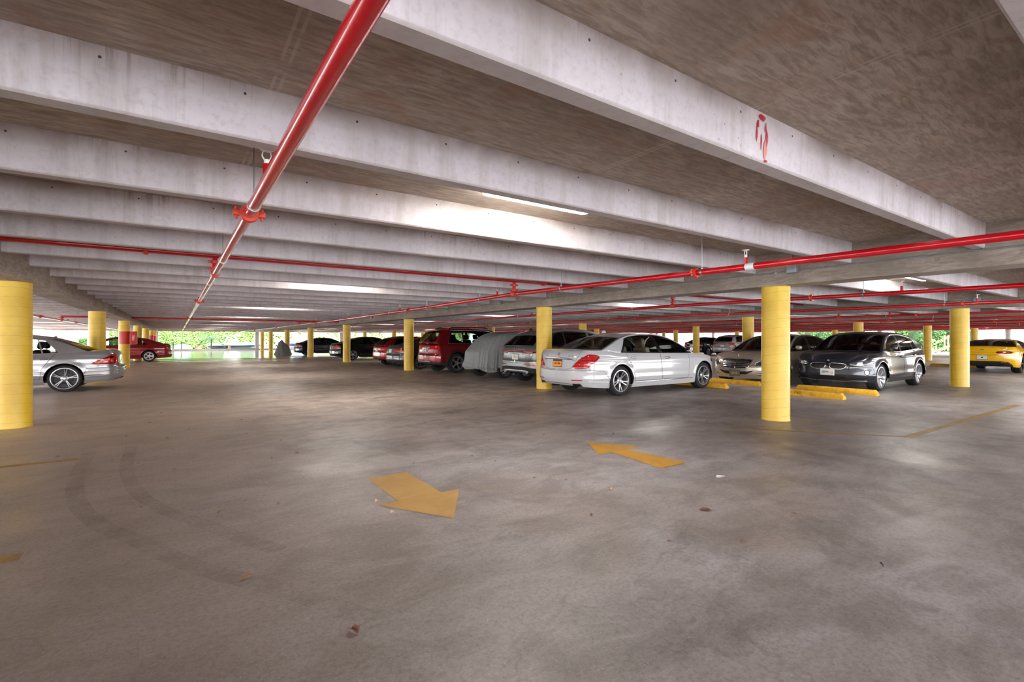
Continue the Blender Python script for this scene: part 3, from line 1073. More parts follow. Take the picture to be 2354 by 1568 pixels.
        a, m, b = P + B * w / 2 + N * off * .3, P + N * off, P - B * w / 2 + N * off * .3
        v = np.concatenate([a, m, b]); nn = np.concatenate([N + B * .5, N, N - B * .5])
        nn /= np.linalg.norm(nn, axis=1, keepdims=True)
        f = []
        lo = dom_map == self.low
        for i in range(n if closed else n - 1):
            j = (i + 1) % n
            if lo and (min(p[i, 0], p[j, 0]) < -1e-6 or max(p[i, 0], p[j, 0]) > self.A + 1e-6):
                continue
            if lo:
                q = p[i] if p[i, 1] < p[j, 1] else p[j]
                xx = np.interp(np.clip(q[0], 0, self.A), self.S, self.PX)
                qh = max(p[i, 1], p[j, 1])
                if q[1] < float(self.zb(xx)) - .004 or qh > float(self.zt(xx)) + .01:
                    continue
                if any(math.hypot(xx - ax, q[1] - self.R) < self.Ra - .006 for ax in self.ax):
                    continue
            f += [(i, j, n + j, n + i), (n + i, n + j, 2 * n + j, 2 * n + i)]
        if not f:
            return
        # orientation
        q = f[0]
        fn = np.cross(v[q[1]] - v[q[0]], v[q[2]] - v[q[0]])
        if np.dot(fn, nn[q[0]]) < 0:
            f = [t[::-1] for t in f]
        for sg in sides:
            key = '' if single else ('L' if sg > 0 else 'R')
            v2, n2 = v.copy(), nn.copy()
            v2[:, 1] *= sg; n2[:, 1] *= sg
            self.part(name, key).add(v2, n2, f if sg > 0 else [t[::-1] for t in f], mat)
    def surface(self, body):
        L = self.L
        # lower skin outline with wheel arches
        out = []
        for ai, ax in enumerate(self.ax):
            z0 = float(self.zb(ax - self.Ra))
            dx = math.sqrt(max(self.Ra ** 2 - (self.R - z0) ** 2, 1e-4))
            z1 = float(self.zb(ax + self.Ra))
            dx1 = math.sqrt(max(self.Ra ** 2 - (self.R - z1) ** 2, 1e-4))
            xs = (0 if ai == 0 else self.ax[0] + self.Ra * .2, ax - dx)
            if ai == 0:
                A0, A1 = 0, self.a_of('s', ax - dx)
                n = int((A1 - A0) / .05)
                out += [(A0 + (A1 - A0) * k / n, float(self.zb(np.interp(A0 + (A1 - A0) * k / n, self.S, self.PX)))) for k in range(n)]
            else:
                A0, A1 = self.a_of('s', self._last), self.a_of('s', ax - dx)
                n = int((A1 - A0) / .06)
                out += [(A0 + (A1 - A0) * k / n, float(self.zb(np.interp(A0 + (A1 - A0) * k / n, self.S, self.PX)))) for k in range(1, n)]
            th0 = math.atan2(z0 - self.R, -dx); th1 = math.atan2(z1 - self.R, dx1)
            if th0 < 0: th0 += 2 * PI
            for k in range(41):
                th = th0 + (th1 - th0) * k / 40
                out.append((self.a_of('s', ax + self.Ra * math.cos(th)), self.R + self.Ra * math.sin(th)))
            self._last = ax + dx1
        A0 = self.a_of('s', self._last)
        n = int((self.A - A0) / .05)
        out += [(A0 + (self.A - A0) * k / n, float(self.zb(np.interp(A0 + (self.A - A0) * k / n, self.S, self.PX)))) for k in range(1, n + 1)]
        n = int(self.A / .05)
        out += [(self.A * k / n, float(self.zt(np.interp(self.A * k / n, self.S, self.PX)))) for k in range(n, -1, -1)]
        g = [(a + (.025 if j % 2 else 0), z) for j, z in enumerate(np.arange(.12, 1.5, .045)) for a in np.arange(.02, self.A, .05)]
        axis = lambda P: np.stack([P[:, 0] - np.clip(P[:, 0], 1.0, L - 1.0), P[:, 1], np.zeros(len(P))], 1) + np.array([0, 1e-4, 0])
        self.cut(out, self.low_regions, self.low, ('body', body, None, True, 0), g, axis)
        for name, mat, poly, single, gap in self.low_regions:
            if gap:
                self.ribbon(name, M_GAP, poly, gap, single, .0015, True, self.low, axis)
        # glasshouse sides
        X = np.linspace(self.arc_x0, self.arc_x1, 90)
        out = [(x, float(self.zt(x))) for x in X] + [(x, max(float(self.arc(x)), float(self.zt(x)) + 1e-3)) for x in X[-2:0:-1]]
        g = [(x, z) for x in np.arange(self.arc_x0, self.arc_x1, .07) for z in np.arange(.8, self.rail_top, .06)]
        yax = lambda P: np.tile([0, 1.0, .2], (len(P), 1))
        self.cut(out, self.side_regions, self.side, ('body', body, None, True, 0), g, yax)
        for name, mat, poly, single, gap in self.side_regions:
            if gap:
                self.ribbon(name, M_CHROME, poly, gap, single, .004, True, self.side, yax)
        # roof, windscreen and backlight
        T = self.T[-1]
        out = [(t, 0.) for t in np.linspace(0, T, 60)] + [(T, k * .07) for k in range(1, 10)] + [(t, .7) for t in np.linspace(T, 0, 60)] + [(0, .7 - k * .07) for k in range(1, 10)]
        g = [(t, v) for t in np.arange(.03, T, .07) for v in np.arange(.05, .7, .06)]
        tm = lambda t, v: self.top(t, np.clip(v, 0, .7) / .7)
        tm2 = lambda t, v: self.top(t, np.abs(v) / .7) if np.all(v >= 0) else self.top(t, np.clip(v, 0, None) / .7)
        zax = lambda P: np.tile([0, 0, 1.0], (len(P), 1))
        self.cut(out, self.top_regions, tm, ('roof', self.s.get('roof_mat', body), None, True, 0), g, zax)
        # hood and trunk decks
        for nm, a0, a1 in (('trunk_lid', 0.0, self.a_of('s', self.arc_x0)), ('hood', self.a_of('s', self.arc_x1), self.A)):
            A = np.linspace(a0, a1, 44); V = np.linspace(0, 1, 13)
            pts = np.array([(a, v) for a in A for v in V])
            tri = []
            for i in range(len(A) - 1):
                for k in range(len(V) - 1):
                    p = i * len(V) + k
                    tri += [(p, p + 1, p + len(V)), (p + 1, p + len(V) + 1, p + len(V))]
            self.emit(self.deck, pts, np.array(tri), nm if nm == 'hood' or self.s.get('trunk', True) else 'body', body, True, zax)
        # applied strips
        for name, mat, p, w, single, off, closed, dom in self.strips:
            mp = {'low': self.low, 'side': self.side, 'top': tm, 'deck': self.deck}[dom]
            rf = {'low': axis, 'side': yax, 'top': zax, 'deck': zax}[dom]
            self.ribbon(name, mat, p, w, single, off, closed, mp, rf)
    # -- assembly
    def build(self, root):
        K = CAR_SCALE
        self.root = root
        self.objs = {}
        for (name, side), p in self.parts.items():
            me = bpy.data.meshes.new(name)
            v = np.array(p.v) * K
            v[:, 0] -= self.L / 2 * K
            me.from_pydata(v.tolist(), [], p.f)
            for m in p.mats:
                me.materials.append(m)
            me.polygons.foreach_set('material_index', p.m)
            me.polygons.foreach_set('use_smooth', [True] * len(me.polygons))
            me.update()
            me.normals_split_custom_set_from_vertices([tuple(n) for n in p.n])
            o = bpy.data.objects.new(name, me)
            COL.objects.link(o)
            o.parent = root
            self.objs[(name, side)] = o
        return self
    def solid(self, name, mb, mats, parent=None, smooth=True):
        K = CAR_SCALE
        mb.v = [((x - self.L / 2) * K, y * K, z * K) for x, y, z in mb.v]
        return mb.build(name, mats, parent or self.root, smooth)
    def wheels(self, rim_r, style='twin5', rim_mat=None, w=.235, lip_mat=None):
        K = CAR_SCALE
        R = self.R
        rim_mat = rim_mat or M_ALLOY
        h = w / 2
        tb = MB().lathe([(rim_r - .01, -h + .02), (rim_r + .012, -h), (rim_r + .05, -h - .006), (R - .035, -h + .002), (R - .008, -h + .022), (R, -h + .05),
                         (R, -.035), (R - .006, -.030), (R - .006, -.024), (R, -.02), (R, .02), (R - .006, .024), (R - .006, .03), (R, .035),
                         (R, h - .05), (R - .008, h - .022), (R - .035, h - .002), (R - .05, h + .003), (rim_r + .05, h + .006), (rim_r + .012, h), (rim_r - .01, h - .02)], 56, 'Y', closed=True)
        tb.v = [(x * K, y * K, z * K) for x, y, z in tb.v]
        tme = tb.mesh('wheel', [M_TYRE])
        # outer face towards -Y
        rb = MB()
        rb.lathe([(rim_r + .004, -h + .012), (rim_r + .012, -h - .002), (rim_r - .008, -h - .004), (rim_r - .022, -h + .02), (rim_r - .03, .02), (rim_r - .02, h - .02)], 48, 'Y', mi=0)
        rb.lathe([(rim_r - .03, .03), (.06, .035), (0.0, .035)], 32, 'Y', mi=1)
        rb.lathe([(0.155, -.005), (.155, .03), (.0, .03)], 32, 'Y', mi=2)
        rb.lathe([(0.155, -.005), (.07, -.012), (.0, -.012)], 32, 'Y', mi=2)
        rb.lathe([(.0, -h + .018), (.028, -h + .018), (.034, -h + .03), (.075, -h + .045), (.075, .0), (0, .0)], 24, 'Y', mi=0)
        def spoke(ang, w0, w1, r0=.05, r1=None, skew=0.0, d0=.042, d1=.012, th=.035):
            r1 = r1 or rim_r - .012
            vs = []
            for r, ww, dy, sk in ((r0, w0, d0, 0), ((r0 + r1) / 2, (w0 + w1) / 2 * .92, (d0 * .62 + d1 * .38), skew * .5), (r1, w1, d1, skew)):
                y0 = -h + dy
                for sx, yy in ((-1, y0 + th), (-.72, y0), (.72, y0), (1, y0 + th)):
                    vs.append((sx * ww / 2 + sk, yy, r))
            fs = []
            for i in range(2):
                for k in range(3):
                    a = i * 4 + k
                    fs.append((a, a + 1, a + 5, a + 4))
            rb.add(vs, fs, 0, Matrix.Rotation(ang, 4, 'Y'))
        if style == 'twin5':
            for k in range(5):
                for sg in (-1, 1):
                    M = 2 * PI * k / 5 + PI
                    spoke(M + sg * .11, .03, .028, skew=sg * .018)
        elif style == 'star5':
            for k in range(5):
                for sg in (-1, 1):
                    spoke(2 * PI * k / 5 + .12 + sg * .07, .026, .024, skew=sg * .006)
        elif style == 'y5':
            for k in range(5):
                a = 2 * PI * k / 5
                for sg in (-1, 1):
                    spoke(a + sg * .05, .024, .022, skew=sg * .062)
                    spoke(a + sg * .33, .02, .02, r0=.085, skew=sg * .03)
        elif style == 'five':
            for k in range(5):
                spoke(2 * PI * k / 5 + .3, .06, .085)
        elif style == 'multi':
            for k in range(10):
                spoke(2 * PI * k / 10, .026, .024)
        else:
            for k in range(7):
                spoke(2 * PI * k / 7, .045, .05)
        rb.v = [(x * K, y * K, z * K) for x, y, z in rb.v]
        rme = rb.mesh('rim', [rim_mat, M_GRILLE, M_DARKRIM], True, 30)
        k = 0
        for i, ax in enumerate(self.ax):
            for sg in (-1, 1):
                o = bpy.data.objects.new('wheel', tme); COL.objects.link(o)
                o.parent = self.root
                o.location = ((ax - self.L / 2) * K, sg * (self.Wh - h - .022) * K, R * K)
                o.rotation_euler = (0, 0, 0 if sg < 0 else PI)
                r = bpy.data.objects.new('rim', rme); COL.objects.link(r)
                r.parent = o
                k += 1
    def under(self):
        """wheel liners, floor pan and a dark cabin tub"""
        b = MB()
        for ax in self.ax:
            for sg in (-1, 1):
                n = 20
                vs, fs = [], []
                for j, (yy, rr) in enumerate(((self.Wh - .03, self.Ra + .012), (self.Wh - .36, self.Ra + .012), (self.Wh - .36, .02))):
                    for k in range(n + 1):
                        th = -.25 + (PI + .5) * k / n
                        vs.append((ax + rr * math.cos(th), sg * yy, self.R + rr * math.sin(th)))
                for j in range(2):
                    for k in range(n):
                        a = j * (n + 1) + k
                        fs.append((a, a + 1, a + n + 2, a + n + 1))
                b.add(vs, fs)
        z = max(float(self.zb(self.L / 2)), .17) + .05
        n = 40
        for sgn in (1,):
            A = np.linspace(0, self.A, n)
            x = np.interp(A, self.S, self.PX); y = np.minimum(np.interp(A, self.S, self.PY), self.Wh) * .97
            hw = np.where((np.abs(x - self.ax[0]) < self.Ra + .03) | (np.abs(x - self.ax[1]) < self.Ra + .03), np.minimum(y, self.Wh - .34), y)
            x = .06 + x * (self.L - .12) / self.L
            vs = [(a, c, z + .04) for a, c in zip(x, hw)] + [(a, -c, z + .04) for a, c in zip(x, hw)]
            fs = [(i, i + 1, n + i + 1, n + i) for i in range(n - 1)]
            b.add(vs, fs)
        self.solid('underbody', b, M_UNDER)
    def cabin(self, seat_mat, x_front, x_rear, z=.45, rear=True, wide=.36, floor=True):
        """seats with headrests, dashboard and steering wheel"""
        tub = MB()
        hx = self.arc_x1 - .35
        tub.box(((x_rear - .5 + hx) / 2, 0, z - .12), (hx - x_rear + .5, self.Wh * 1.72, .04))
        tub.rbox((hx - .12, 0, z + .38), (.5, self.Wh * 1.62, .22), .08)
        self.solid('dashboard', tub, M_LEATHER_D)
        sw = MB().lathe([(.185 + .016 * math.cos(t), .016 * math.sin(t)) for t in np.linspace(0, 2 * PI, 9)[:-1]], 24, 'X', closed=True,
                        mat=Matrix.Rotation(math.radians(22), 4, 'Y'), c=(hx - .52, .37, z + .42))
        sw.rbox((hx - .5, .37, z + .42), (.04, .36, .05), .015)
        self.solid('steering_wheel', sw, M_BLACKTRIM)
        pos = [(x_front, s * .38, .5) for s in (-1, 1)]
        if rear:
            pos += [(x_rear, s * .36, .56) for s in (-1, 1)]
        for x, y, w in pos:
            b = MB()
            b.rbox((x + .12, y, z + .02), (.52, w, .2), .07)
            b.rbox((x - .2, y, z + .36), (.16, w * .94, .62), .06, rot=Matrix.Rotation(math.radians(-14), 4, 'Y'))
            so = self.solid('seat', b, seat_mat)
            hb = MB().rbox((x - .31, y, z + .78), (.11, .29, .2), .05, rot=Matrix.Rotation(math.radians(-10), 4, 'Y'))
            for sg in (-1, 1):
                hb.tube([(x - .29, y + sg * .06, z + .58), (x - .305, y + sg * .06, z + .72)], .008, 6)
            self.solid('headrest', hb, seat_mat, so)
    def mirrors(self, x, mat, z=None, size=(.11, .17, .125), out=.045):
        z = z if z is not None else float(self.zt(x)) + .05
        y = float(self.edge_y(x))
        for sg in (-1, 1):
            b = MB()
            b.rbox((x, sg * (y + out + size[1] / 2), z + size[2] / 2), size, .05, rot=Matrix.Rotation(sg * -.15, 4, 'Z'), seg=4)
            b.rbox((x + .02, sg * (y + out / 2), z + .03), (.07, out + .1, .035), .012, mi=1)
            b.rbox((x - size[0] / 2 - .002, sg * (y + out + size[1] / 2), z + size[2] / 2), (.006, size[1] * .8, size[2] * .72), .003, mi=2)
            self.solid('side_mirror', b, [mat, M_BLACKTRIM, M_CHROME])
    def handles(self, pts, mat):
        for x, z in pts:
            a = self.a_of('s', x)
            p = self.low(np.array([a]), np.array([z]))[0]
            for sg in (-1, 1):
                b = MB().rbox((x, sg * (p[1] + .016), z), (.2, .026, .03), .012)
                b.rbox((x, sg * (p[1] + .001), z - .004), (.15, .014, .05), .006, mi=1)
                self.solid('door_handle', b, [mat, M_GAP])
    def at_end(self, kind, y, z, off=.006):
        """frame on the rear or front face: origin, and a matrix with text facing out"""
        a = self.a_of(kind, abs(y)); e = 1e-2
        P = lambda aa, zz: self.low(np.array([max(aa, 0)]), np.array([zz]))[0] * np.array([1, 1 if y >= 0 else -1, 1])
        p = P(a, z)
        up = P(a, z + e) - P(a, z - e)
        up = Vector(up).normalized()
        out = Vector((-1, 0, 0)) if kind == 'r' else Vector((1, 0, 0))
        if abs(y) > .25:
            d = Vector(P(a + e, z) - P(a - e, z)).normalized()
            o2 = d.cross(up); out = o2 if o2.dot(out) > 0 else -o2
        out = (out - up * out.dot(up)).normalized()
        right = up.cross(out)
        M = Matrix((right, up, out)).transposed().to_4x4()
        M.translation = Vector(p) + out * off
        return M
    def plate(self, kind, z, base, ink, txt, size=.075, y=0, extra=None, frame=None, w=.31, h=.155, top=None):
        M = self.at_end(kind, y, z, .012)
        b = MB()
        b.add(*_rbx((w, h, .012), .006), 0, M)
        b.add(*_rbx((w + .022, h + .022, .008), .006), 2, M @ Matrix.Translation((0, 0, -.004)))
        if txt:
            b.text(txt, size, M @ Matrix.Translation((0, -.006, .0085)), 1, .0008)
        mats = [base, ink, frame or M_BLACKTRIM]
        if top:
            b.add(*_rbx((w, .03, .004), .001), 3, M @ Matrix.Translation((0, h / 2 - .017, .0065)))
            mats.append(top)
        if extra:
            extra(b, M, mats)
        return self.solid('license_plate', b, mats)
    def badge_text(self, kind, y, z, s, size, mat=None, name='lettering', sx=1.0):
        M = self.at_end(kind, y, z, .003)
        return self.solid(name, MB().text(s, size, M, 0, .002, sx=sx), mat or M_CHROME)

def _rbx(s, r):
    m = MB().rbox((0, 0, 0), s, r, seg=1)
    return m.v, m.f

# ------------------------------------------------------------------ the cars
M_LETTER = simple('bright_silver_letters', rgb(224, 224, 226), 0.35, 0.2)
W_ORANGE = simple('plate_orange', rgb(242, 150, 24), 0.5)
W_NAVY = simple('plate_navy', rgb(26, 34, 66), 0.5)
W_PLATE = simple('plate_white', rgb(222, 222, 214), 0.5, noise=0.05)
W_PLATE_GREEN = simple('plate_green_ink', rgb(60, 84, 66), 0.5)
W_INK = simple('plate_dark_ink', rgb(40, 40, 44), 0.5)
W_BLUE = simple('plate_blue_ink', rgb(60, 140, 190), 0.5)
W_GOLD = simple('plate_olive', rgb(116, 112, 84), 0.5)

def sedan_spec(L=4.85, W=1.85, H=1.45, wb=2.85, ro=1.08, R=.335, **kw):
    k = L / 5.246
    h = (H - .05) / 1.445
    X = lambda p: [(x * k, z * h) for x, z in p]
    s = dict(L=L, W=W, R=R, wb=wb, rear_axle=ro,
             top=X([(0, 1.03), (.25, 1.06), (.7, 1.05), (1.2, 1.0), (1.6, .985), (2.6, .97), (3.4, .955), (3.9, .95), (4.3, .92), (4.7, .87), (5.05, .80), (5.246, .735)]),
             arc=X([(.62, 1.054), (1.0, 1.19), (1.4, 1.33), (1.8, 1.415), (2.2, 1.445), (2.6, 1.445), (2.95, 1.405), (3.3, 1.30), (3.65, 1.13), (3.98, .946)]),
             rear_in=[(.2, .13), (.33, .03), (.42, 0), (.58, 0), (.64, .03), (.8, .055), (1.0, .09), (1.1, .13)],
             front_in=[(.15, .14), (.25, .05), (.35, 0), (.5, 0), (.6, .03), (.7, .08), (.8, .16), (.95, .3)],
             crease=[(.80, .035, .010), (.42, .05, .012)], cr=.55, cf=.85)
    s.update(kw)
    return s

def std_doors(c, k=1.0, x=(1.36, 2.61, 3.72), low=.33, arch=True):
    a, b, d = (q * k for q in x)
    c.reg('front_door', c.s['paint'], [('s', b + .03, low), ('s', b - .02, .75), ('s', b + .02, 1.3), ('s', d, 1.3), ('s', d - .02, .7), ('s', d - .06, low)], gap=.008)
    ra = c.ax[0] + c.Ra
    c.reg('rear_door', c.s['paint'], [('s', max(a, ra + .06), low), ('s', max(a, ra + .03), .58), ('s', max(a + .06, ra - .12), .82), ('s', a, 1.02), ('s', a, 1.3), ('s', b, 1.3), ('s', b - .04, .75), ('s', b + .01, low)], gap=.008)

def sedan_glass(c, k=1.0, g=M_GLASS_TINT, trim=M_BLACKTRIM, chrome=0, back=(.66, 1.38), quarter=True, x=(1.22, 2.66, 3.88)):
    a, b, d = (q * k for q in x)
    c.win('window_trim', trim, a, a + .28 * k, d, d - .06 * k, .0, .03, gap=chrome)
    if quarter:
        c.win('rear_quarter_window', g, a + .08 * k, a + .33 * k, a + .36 * k, a + .46 * k, .02, .06)
        c.win('rear_door_window', g, a + .39 * k, a + .49 * k, b - .1 * k, b - .2 * k, .02, .06)
    else:
        c.win('rear_door_window', g, a + .08 * k, a + .36 * k, b - .1 * k, b - .2 * k, .02, .06)
    c.win('front_door_window', g, b + .04 * k, b - .06 * k, d - .22 * k, d - .28 * k, .02, .06)
    c.topreg('windshield_frame', M_BLACKTRIM, 3.02 * k, 4.2 * k, .965)
    c.topreg('windshield', c.s.get('front_glass', g), 3.06 * k, 3.92 * k, .93)
    c.topreg('rear_window_frame', M_BLACKTRIM, back[0] * k, back[1] * k + .04, .95, taper=.02)
    c.topreg('rear_window', c.s.get('back_glass', g), back[0] * k + .03, back[1] * k, .91, taper=.03)

def finish(c, root, body, rim_r, style, rim_mat=None, seats=(M_LEATHER_D, 2.75, 1.75), mirror=3.55, w=.235, handles=None, hmat=None, z=.45):
    c.surface(body)
    c.build(root)
    c.under()
    c.wheels(rim_r, style, rim_mat, w)
    if seats:
        c.cabin(*seats, z=z)
    if mirror:
        c.mirrors(mirror, body)
    if handles:
        c.handles(handles, hmat or body)
    return c

def slats(c, name, mat, zs, y0, y1, w=.012, single=True):
    for z in zs:
        c.strip(name, mat, [('f', y0, z), ('f', (y0 + y1) / 2, z), ('f', y1, z)], w, single, .008)

# ---- long luxury sedan, built twice
def luxury_sedan(body, glass_m, label, loc, rotz, front_detail, seat):
    s = sedan_spec(5.246, 1.90, 1.496, 3.165, 1.176, .348, paint=body, tumble=.27)
    s['front_glass'] = M_GLASS_TINT
    c = Car(s)
    std_doors(c)
    c.reg('rear_bumper', body, [('r', -1, .0), ('s', .74, .0), ('s', .78, .40), ('s', .60, .60), ('s', .30, .615), ('r', .62, .625), ('r', .3, .60), ('r', -1, .595)], True, gap=.007)
    c.reg('trunk_lid', body, [('r', -1, .62), ('r', .30, .625), ('r', .47, .65), ('r', .56, .80), ('r', .64, .95), ('r', .68, 1.2), ('r', -1, 1.2)], True, gap=.007)
    c.reg('taillight', M_TAIL, [('r', .475, .655), ('r', .56, .76), ('r', .66, .86), ('r', .80, .935), ('s', .20, .975), ('s', .38, .965), ('s', .52, .915), ('s', .40, .83), ('s', .24, .745), ('r', .86, .675), ('r', .70, .645)], gap=.006, rnd=1)
    c.strip('taillight', M_TAILW, [('r', .50, .672), ('r', .62, .67), ('r', .76, .678), ('r', .85, .695)], .018)
    for zz in (.75, .80, .85, .90):
        c.strip('taillight', M_TAILD, [('r', .60 + (zz - .75) * .7, zz), ('r', .78, zz + .012), ('s', .2, zz + .02), ('s', .30 + (zz - .75), zz + .028)], .012)
    c.strip('trunk_trim', M_CHROME, [('r', 0, .875), ('r', .3, .872), ('r', .545, .862)], .026, True, .012)
    c.strip('trunk_trim', M_BLACKTRIM, [('r', 0, .855), ('r', .3, .852), ('r', .54, .842)], .012, True, .008)
    c.strip('plate_recess', body, [('r', 0, .635), ('r', .26, .65), ('r', .40, .70), ('r', .46, .78), ('r', .475, .83)], .03, True, .014, rnd=1)
    c.reg('reflector', M_TAIL, [('r', .50, .375), ('r', .76, .385), ('r', .76, .405), ('r', .50, .40)])
    c.reg('exhaust_trim', M_BLACKTRIM, [('r', .46, .245), ('r', .74, .25), ('r', .70, .315), ('r', .52, .315)])
    c.strip('exhaust_trim', M_CHROME, [('r', .46, .245), ('r', .74, .25), ('r', .70, .315), ('r', .52, .315)], .02, closed=True, off=.016)
    c.strip('bumper_trim', M_CHROME, [('s', .20, .365), ('s', .42, .352), ('s', .74, .338)], .016, off=.008)
    c.strip('bumper_trim', M_CHROME, [('r', 0, .30), ('r', .3, .30), ('r', .46, .29)], .016, True)
    c.strip('sill_trim', M_CHROME, [('s', 1.66, .295), ('s', 2.6, .30), ('s', 3.86, .315)], .018, off=.008)
    # front
    c.reg('front_bumper', body, [('f', -1, 0), ('s', 4.76, 0), ('s', 4.78, .40), ('s', 4.9, .60), ('f', .62, .60), ('f', .46, .56), ('f', -1, .46)], True, gap=.006)
    c.reg('headlight', M_HEAD, [('f', .50, .565), ('f', .62, .555), ('f', .80, .58), ('s', 4.90, .64), ('s', 4.72, .72), ('s', 4.66, .79), ('s', 4.80, .785), ('f', .80, .745), ('f', .64, .70), ('f', .545, .64)], gap=.008, rnd=1)
    c.strip('headlight', M_LENS, [('f', .53, .58), ('f', .56, .65), ('f', .66, .705), ('f', .80, .74), ('s', 4.80, .77)], .02, off=.008)
    c.strip('headlight', M_BLACKTRIM, [('f', .62, .60), ('f', .74, .64), ('s', 4.92, .69)], .05, off=.005)
    c.reg('grille', M_GRILLE, [('f', -1, .475), ('f', .30, .48), ('f', .375, .53), ('f', .44, .67), ('f', .43, .72), ('f', .36, .735), ('f', -1, .742)], True)
    c.strip('grille', M_CHROME, [('f', 0, .470), ('f', .30, .475), ('f', .38, .525), ('f', .45, .67), ('f', .44, .725), ('f', .36, .742), ('f', 0, .748)], .026, True, .016)
    slats(c, 'grille', M_CHROME, (.53, .58, .63, .68), 0, .40, .016)
    c.strip('grille', M_CHROME, [('f', 0, .475), ('f', 0.004, .6), ('f', 0, .745)], .02, True, .018)
    c.reg('lower_intake', M_GRILLE, [('f', -1, .30), ('f', .30, .305), ('f', .46, .37), ('f', .52, .425), ('f', .34, .395), ('f', -1, .385)], True)
    c.reg('side_intake', M_GRILLE, [('f', .56, .30), ('f', .78, .29), ('f', .85, .31), ('f', .84, .345), ('f', .72, .365), ('f', .58, .33)], rnd=1)
    c.strip('side_intake', M_CHROME, [('f', .58, .315), ('f', .70, .325), ('f', .83, .325)], .014, off=.01)
    sedan_glass(c, 1.0, glass_m)
    root = thing('sedan', label, 'car', loc, rotz, 'parked cars')
    finish(c, root, body, .245, 'twin5', seats=(seat, 2.75, 1.70), mirror=3.62, handles=((1.58, .87), (2.82, .86)), hmat=M_CHROME)
    return c
P_WHITE = paint('pearl_white_paint', rgb(204, 206, 210), 0.0, 0.25)
P_BEIGE = paint('champagne_paint', rgb(176, 164, 150), 0.45, 0.28)
c = luxury_sedan(P_WHITE, M_GLASS_CLEAR, 'glossy white sedan with an orange license plate parked beside a yellow pillar', (10.19, 9.03, 0), 0, False, M_LEATHER_L)
c.plate('r', .755, W_ORANGE, W_NAVY, 'LSG 480', .066, top=W_NAVY)
c.badge_text('r', -.42, .925, '4MATIC', .045, sx=1.1)
c.badge_text('r', .44, .925, 'S550', .045, sx=1.1)
M = c.at_end('r', 0, .965, .004)
b = MB().lathe([(.034, .0), (.04, .0), (.04, .006), (.034, .006)], 24, 'Z', closed=True, mat=M.to_3x3().to_4x4(), c=M.translation)
for k in range(3):
    a = PI / 2 + 2 * PI * k / 3
    b.add(*_rbx((.006, .038, .005), .001), 0, M @ Matrix.Rotation(a - PI / 2, 4, 'Z') @ Matrix.Translation((0, .018, .003)))
c.solid('badge', b, M_CHROME)
b = MB().rbox((1.55, 0, 1.50), (.17, .05, .07), .02, taper=(.5, .5))
c.solid('roof_antenna', b, P_WHITE)
c = luxury_sedan(P_BEIGE, M_GLASS_DARK, 'pale beige sedan with wide chrome slat grille facing out behind the big yellow pillar', (16.42, 8.22, 0), PI, True, M_LEATHER_D)
c.plate('f', .345, W_GOLD, W_PLATE, '2A 55', .07)
b = MB().tube([(5.02, 0, .80), (5.02, 0, .835)], .006, 8)
b.lathe([(.03, -.004), (.036, -.004), (.036, .004), (.03, .004)], 20, 'X', closed=True, c=(5.02, 0, .868))
for k in range(3):
    a = 2 * PI * k / 3
    b.tube([(5.02, 0, .868), (5.02, .032 * math.sin(a), .868 + .032 * math.cos(a))], .004, 6)
c.solid('hood_ornament', b, M_CHROME)

# ---- dark grey crossover facing out
P_GREY = paint('mineral_grey_paint', rgb(36, 41, 52), 0.35, 0.28)
s = dict(L=4.36, W=1.83, R=.348, wb=2.67, rear_axle=.86, paint=P_GREY, tumble=.22, cr=.5, cf=.72, nf=2.7, Ra=.40, flare=.022,
         top=[(0, .99), (.2, 1.05), (.7, 1.04), (1.3, 1.0), (2.2, .97), (2.8, .965), (3.2, .985), (3.6, .965), (4.0, .91), (4.25, .85), (4.36, .80)],
         arc=[(.16, 1.05), (.42, 1.19), (.8, 1.345), (1.25, 1.445), (1.75, 1.485), (2.2, 1.475), (2.5, 1.425), (2.8, 1.30), (3.05, 1.15), (3.30, .984)],
         bottom=[(0, .32), (.5, .26), (1.2, .21), (3.1, .21), (3.9, .22), (4.36, .25)],
         rear_in=[(.2, .12), (.35, .03), (.5, 0), (.7, .02), (.9, .05), (1.1, .12)],
         front_in=[(.2, .1), (.3, .03), (.42, 0), (.6, .0), (.72, .02), (.82, .08), (.95, .22)],
         crease=[(.86, .04, .012), (.40, .06, .016)], trunk=False, bow_f=.2, bow_r=.1)
c = Car(s)
std_doors(c, 1, (1.12, 2.06, 3.02), .36)
c.reg('sill', M_MATTE, [('s', 1.30, 0), ('s', 1.26, .30), ('s', 3.05, .30), ('s', 3.02, 0)])
c.reg('front_bumper', P_GREY, [('f', -1, 0), ('s', 3.86, 0), ('s', 3.92, .45), ('s', 4.0, .62), ('f', .70, .615), ('f', .5, .56), ('f', -1, .55)], True, gap=.006)
c.reg('headlight', M_HEAD, [('f', .46, .70), ('f', .50, .655), ('f', .66, .64), ('s', 4.12, .665), ('s', 3.92, .72), ('s', 3.80, .775), ('s', 3.86, .81), ('s', 4.04, .80), ('f', .70, .765), ('f', .55, .74)], gap=.009, rnd=1)
c.strip('headlight', M_LENS, [('f', .49, .675), ('f', .66, .66), ('s', 4.10, .685), ('s', 3.98, .715)], .02, off=.008)
c.strip('headlight', M_LENS, [('s', 4.02, .74), ('s', 3.92, .75)], .055, off=.008)
c.strip('headlight', M_LENS, [('f', .62, .70), ('f', .72, .71)], .06, off=.008)
c.strip('headlight', M_BLACKTRIM, [('f', .50, .73), ('f', .70, .755), ('s', 4.02, .79)], .02, off=.009)
kid = [('f', .055, .565), ('f', .30, .55), ('f', .40, .60), ('f', .415, .66), ('f', .37, .70), ('f', .10, .715), ('f', .055, .69)]
c.reg('kidney_grille', M_GRILLE, kid, rnd=2)
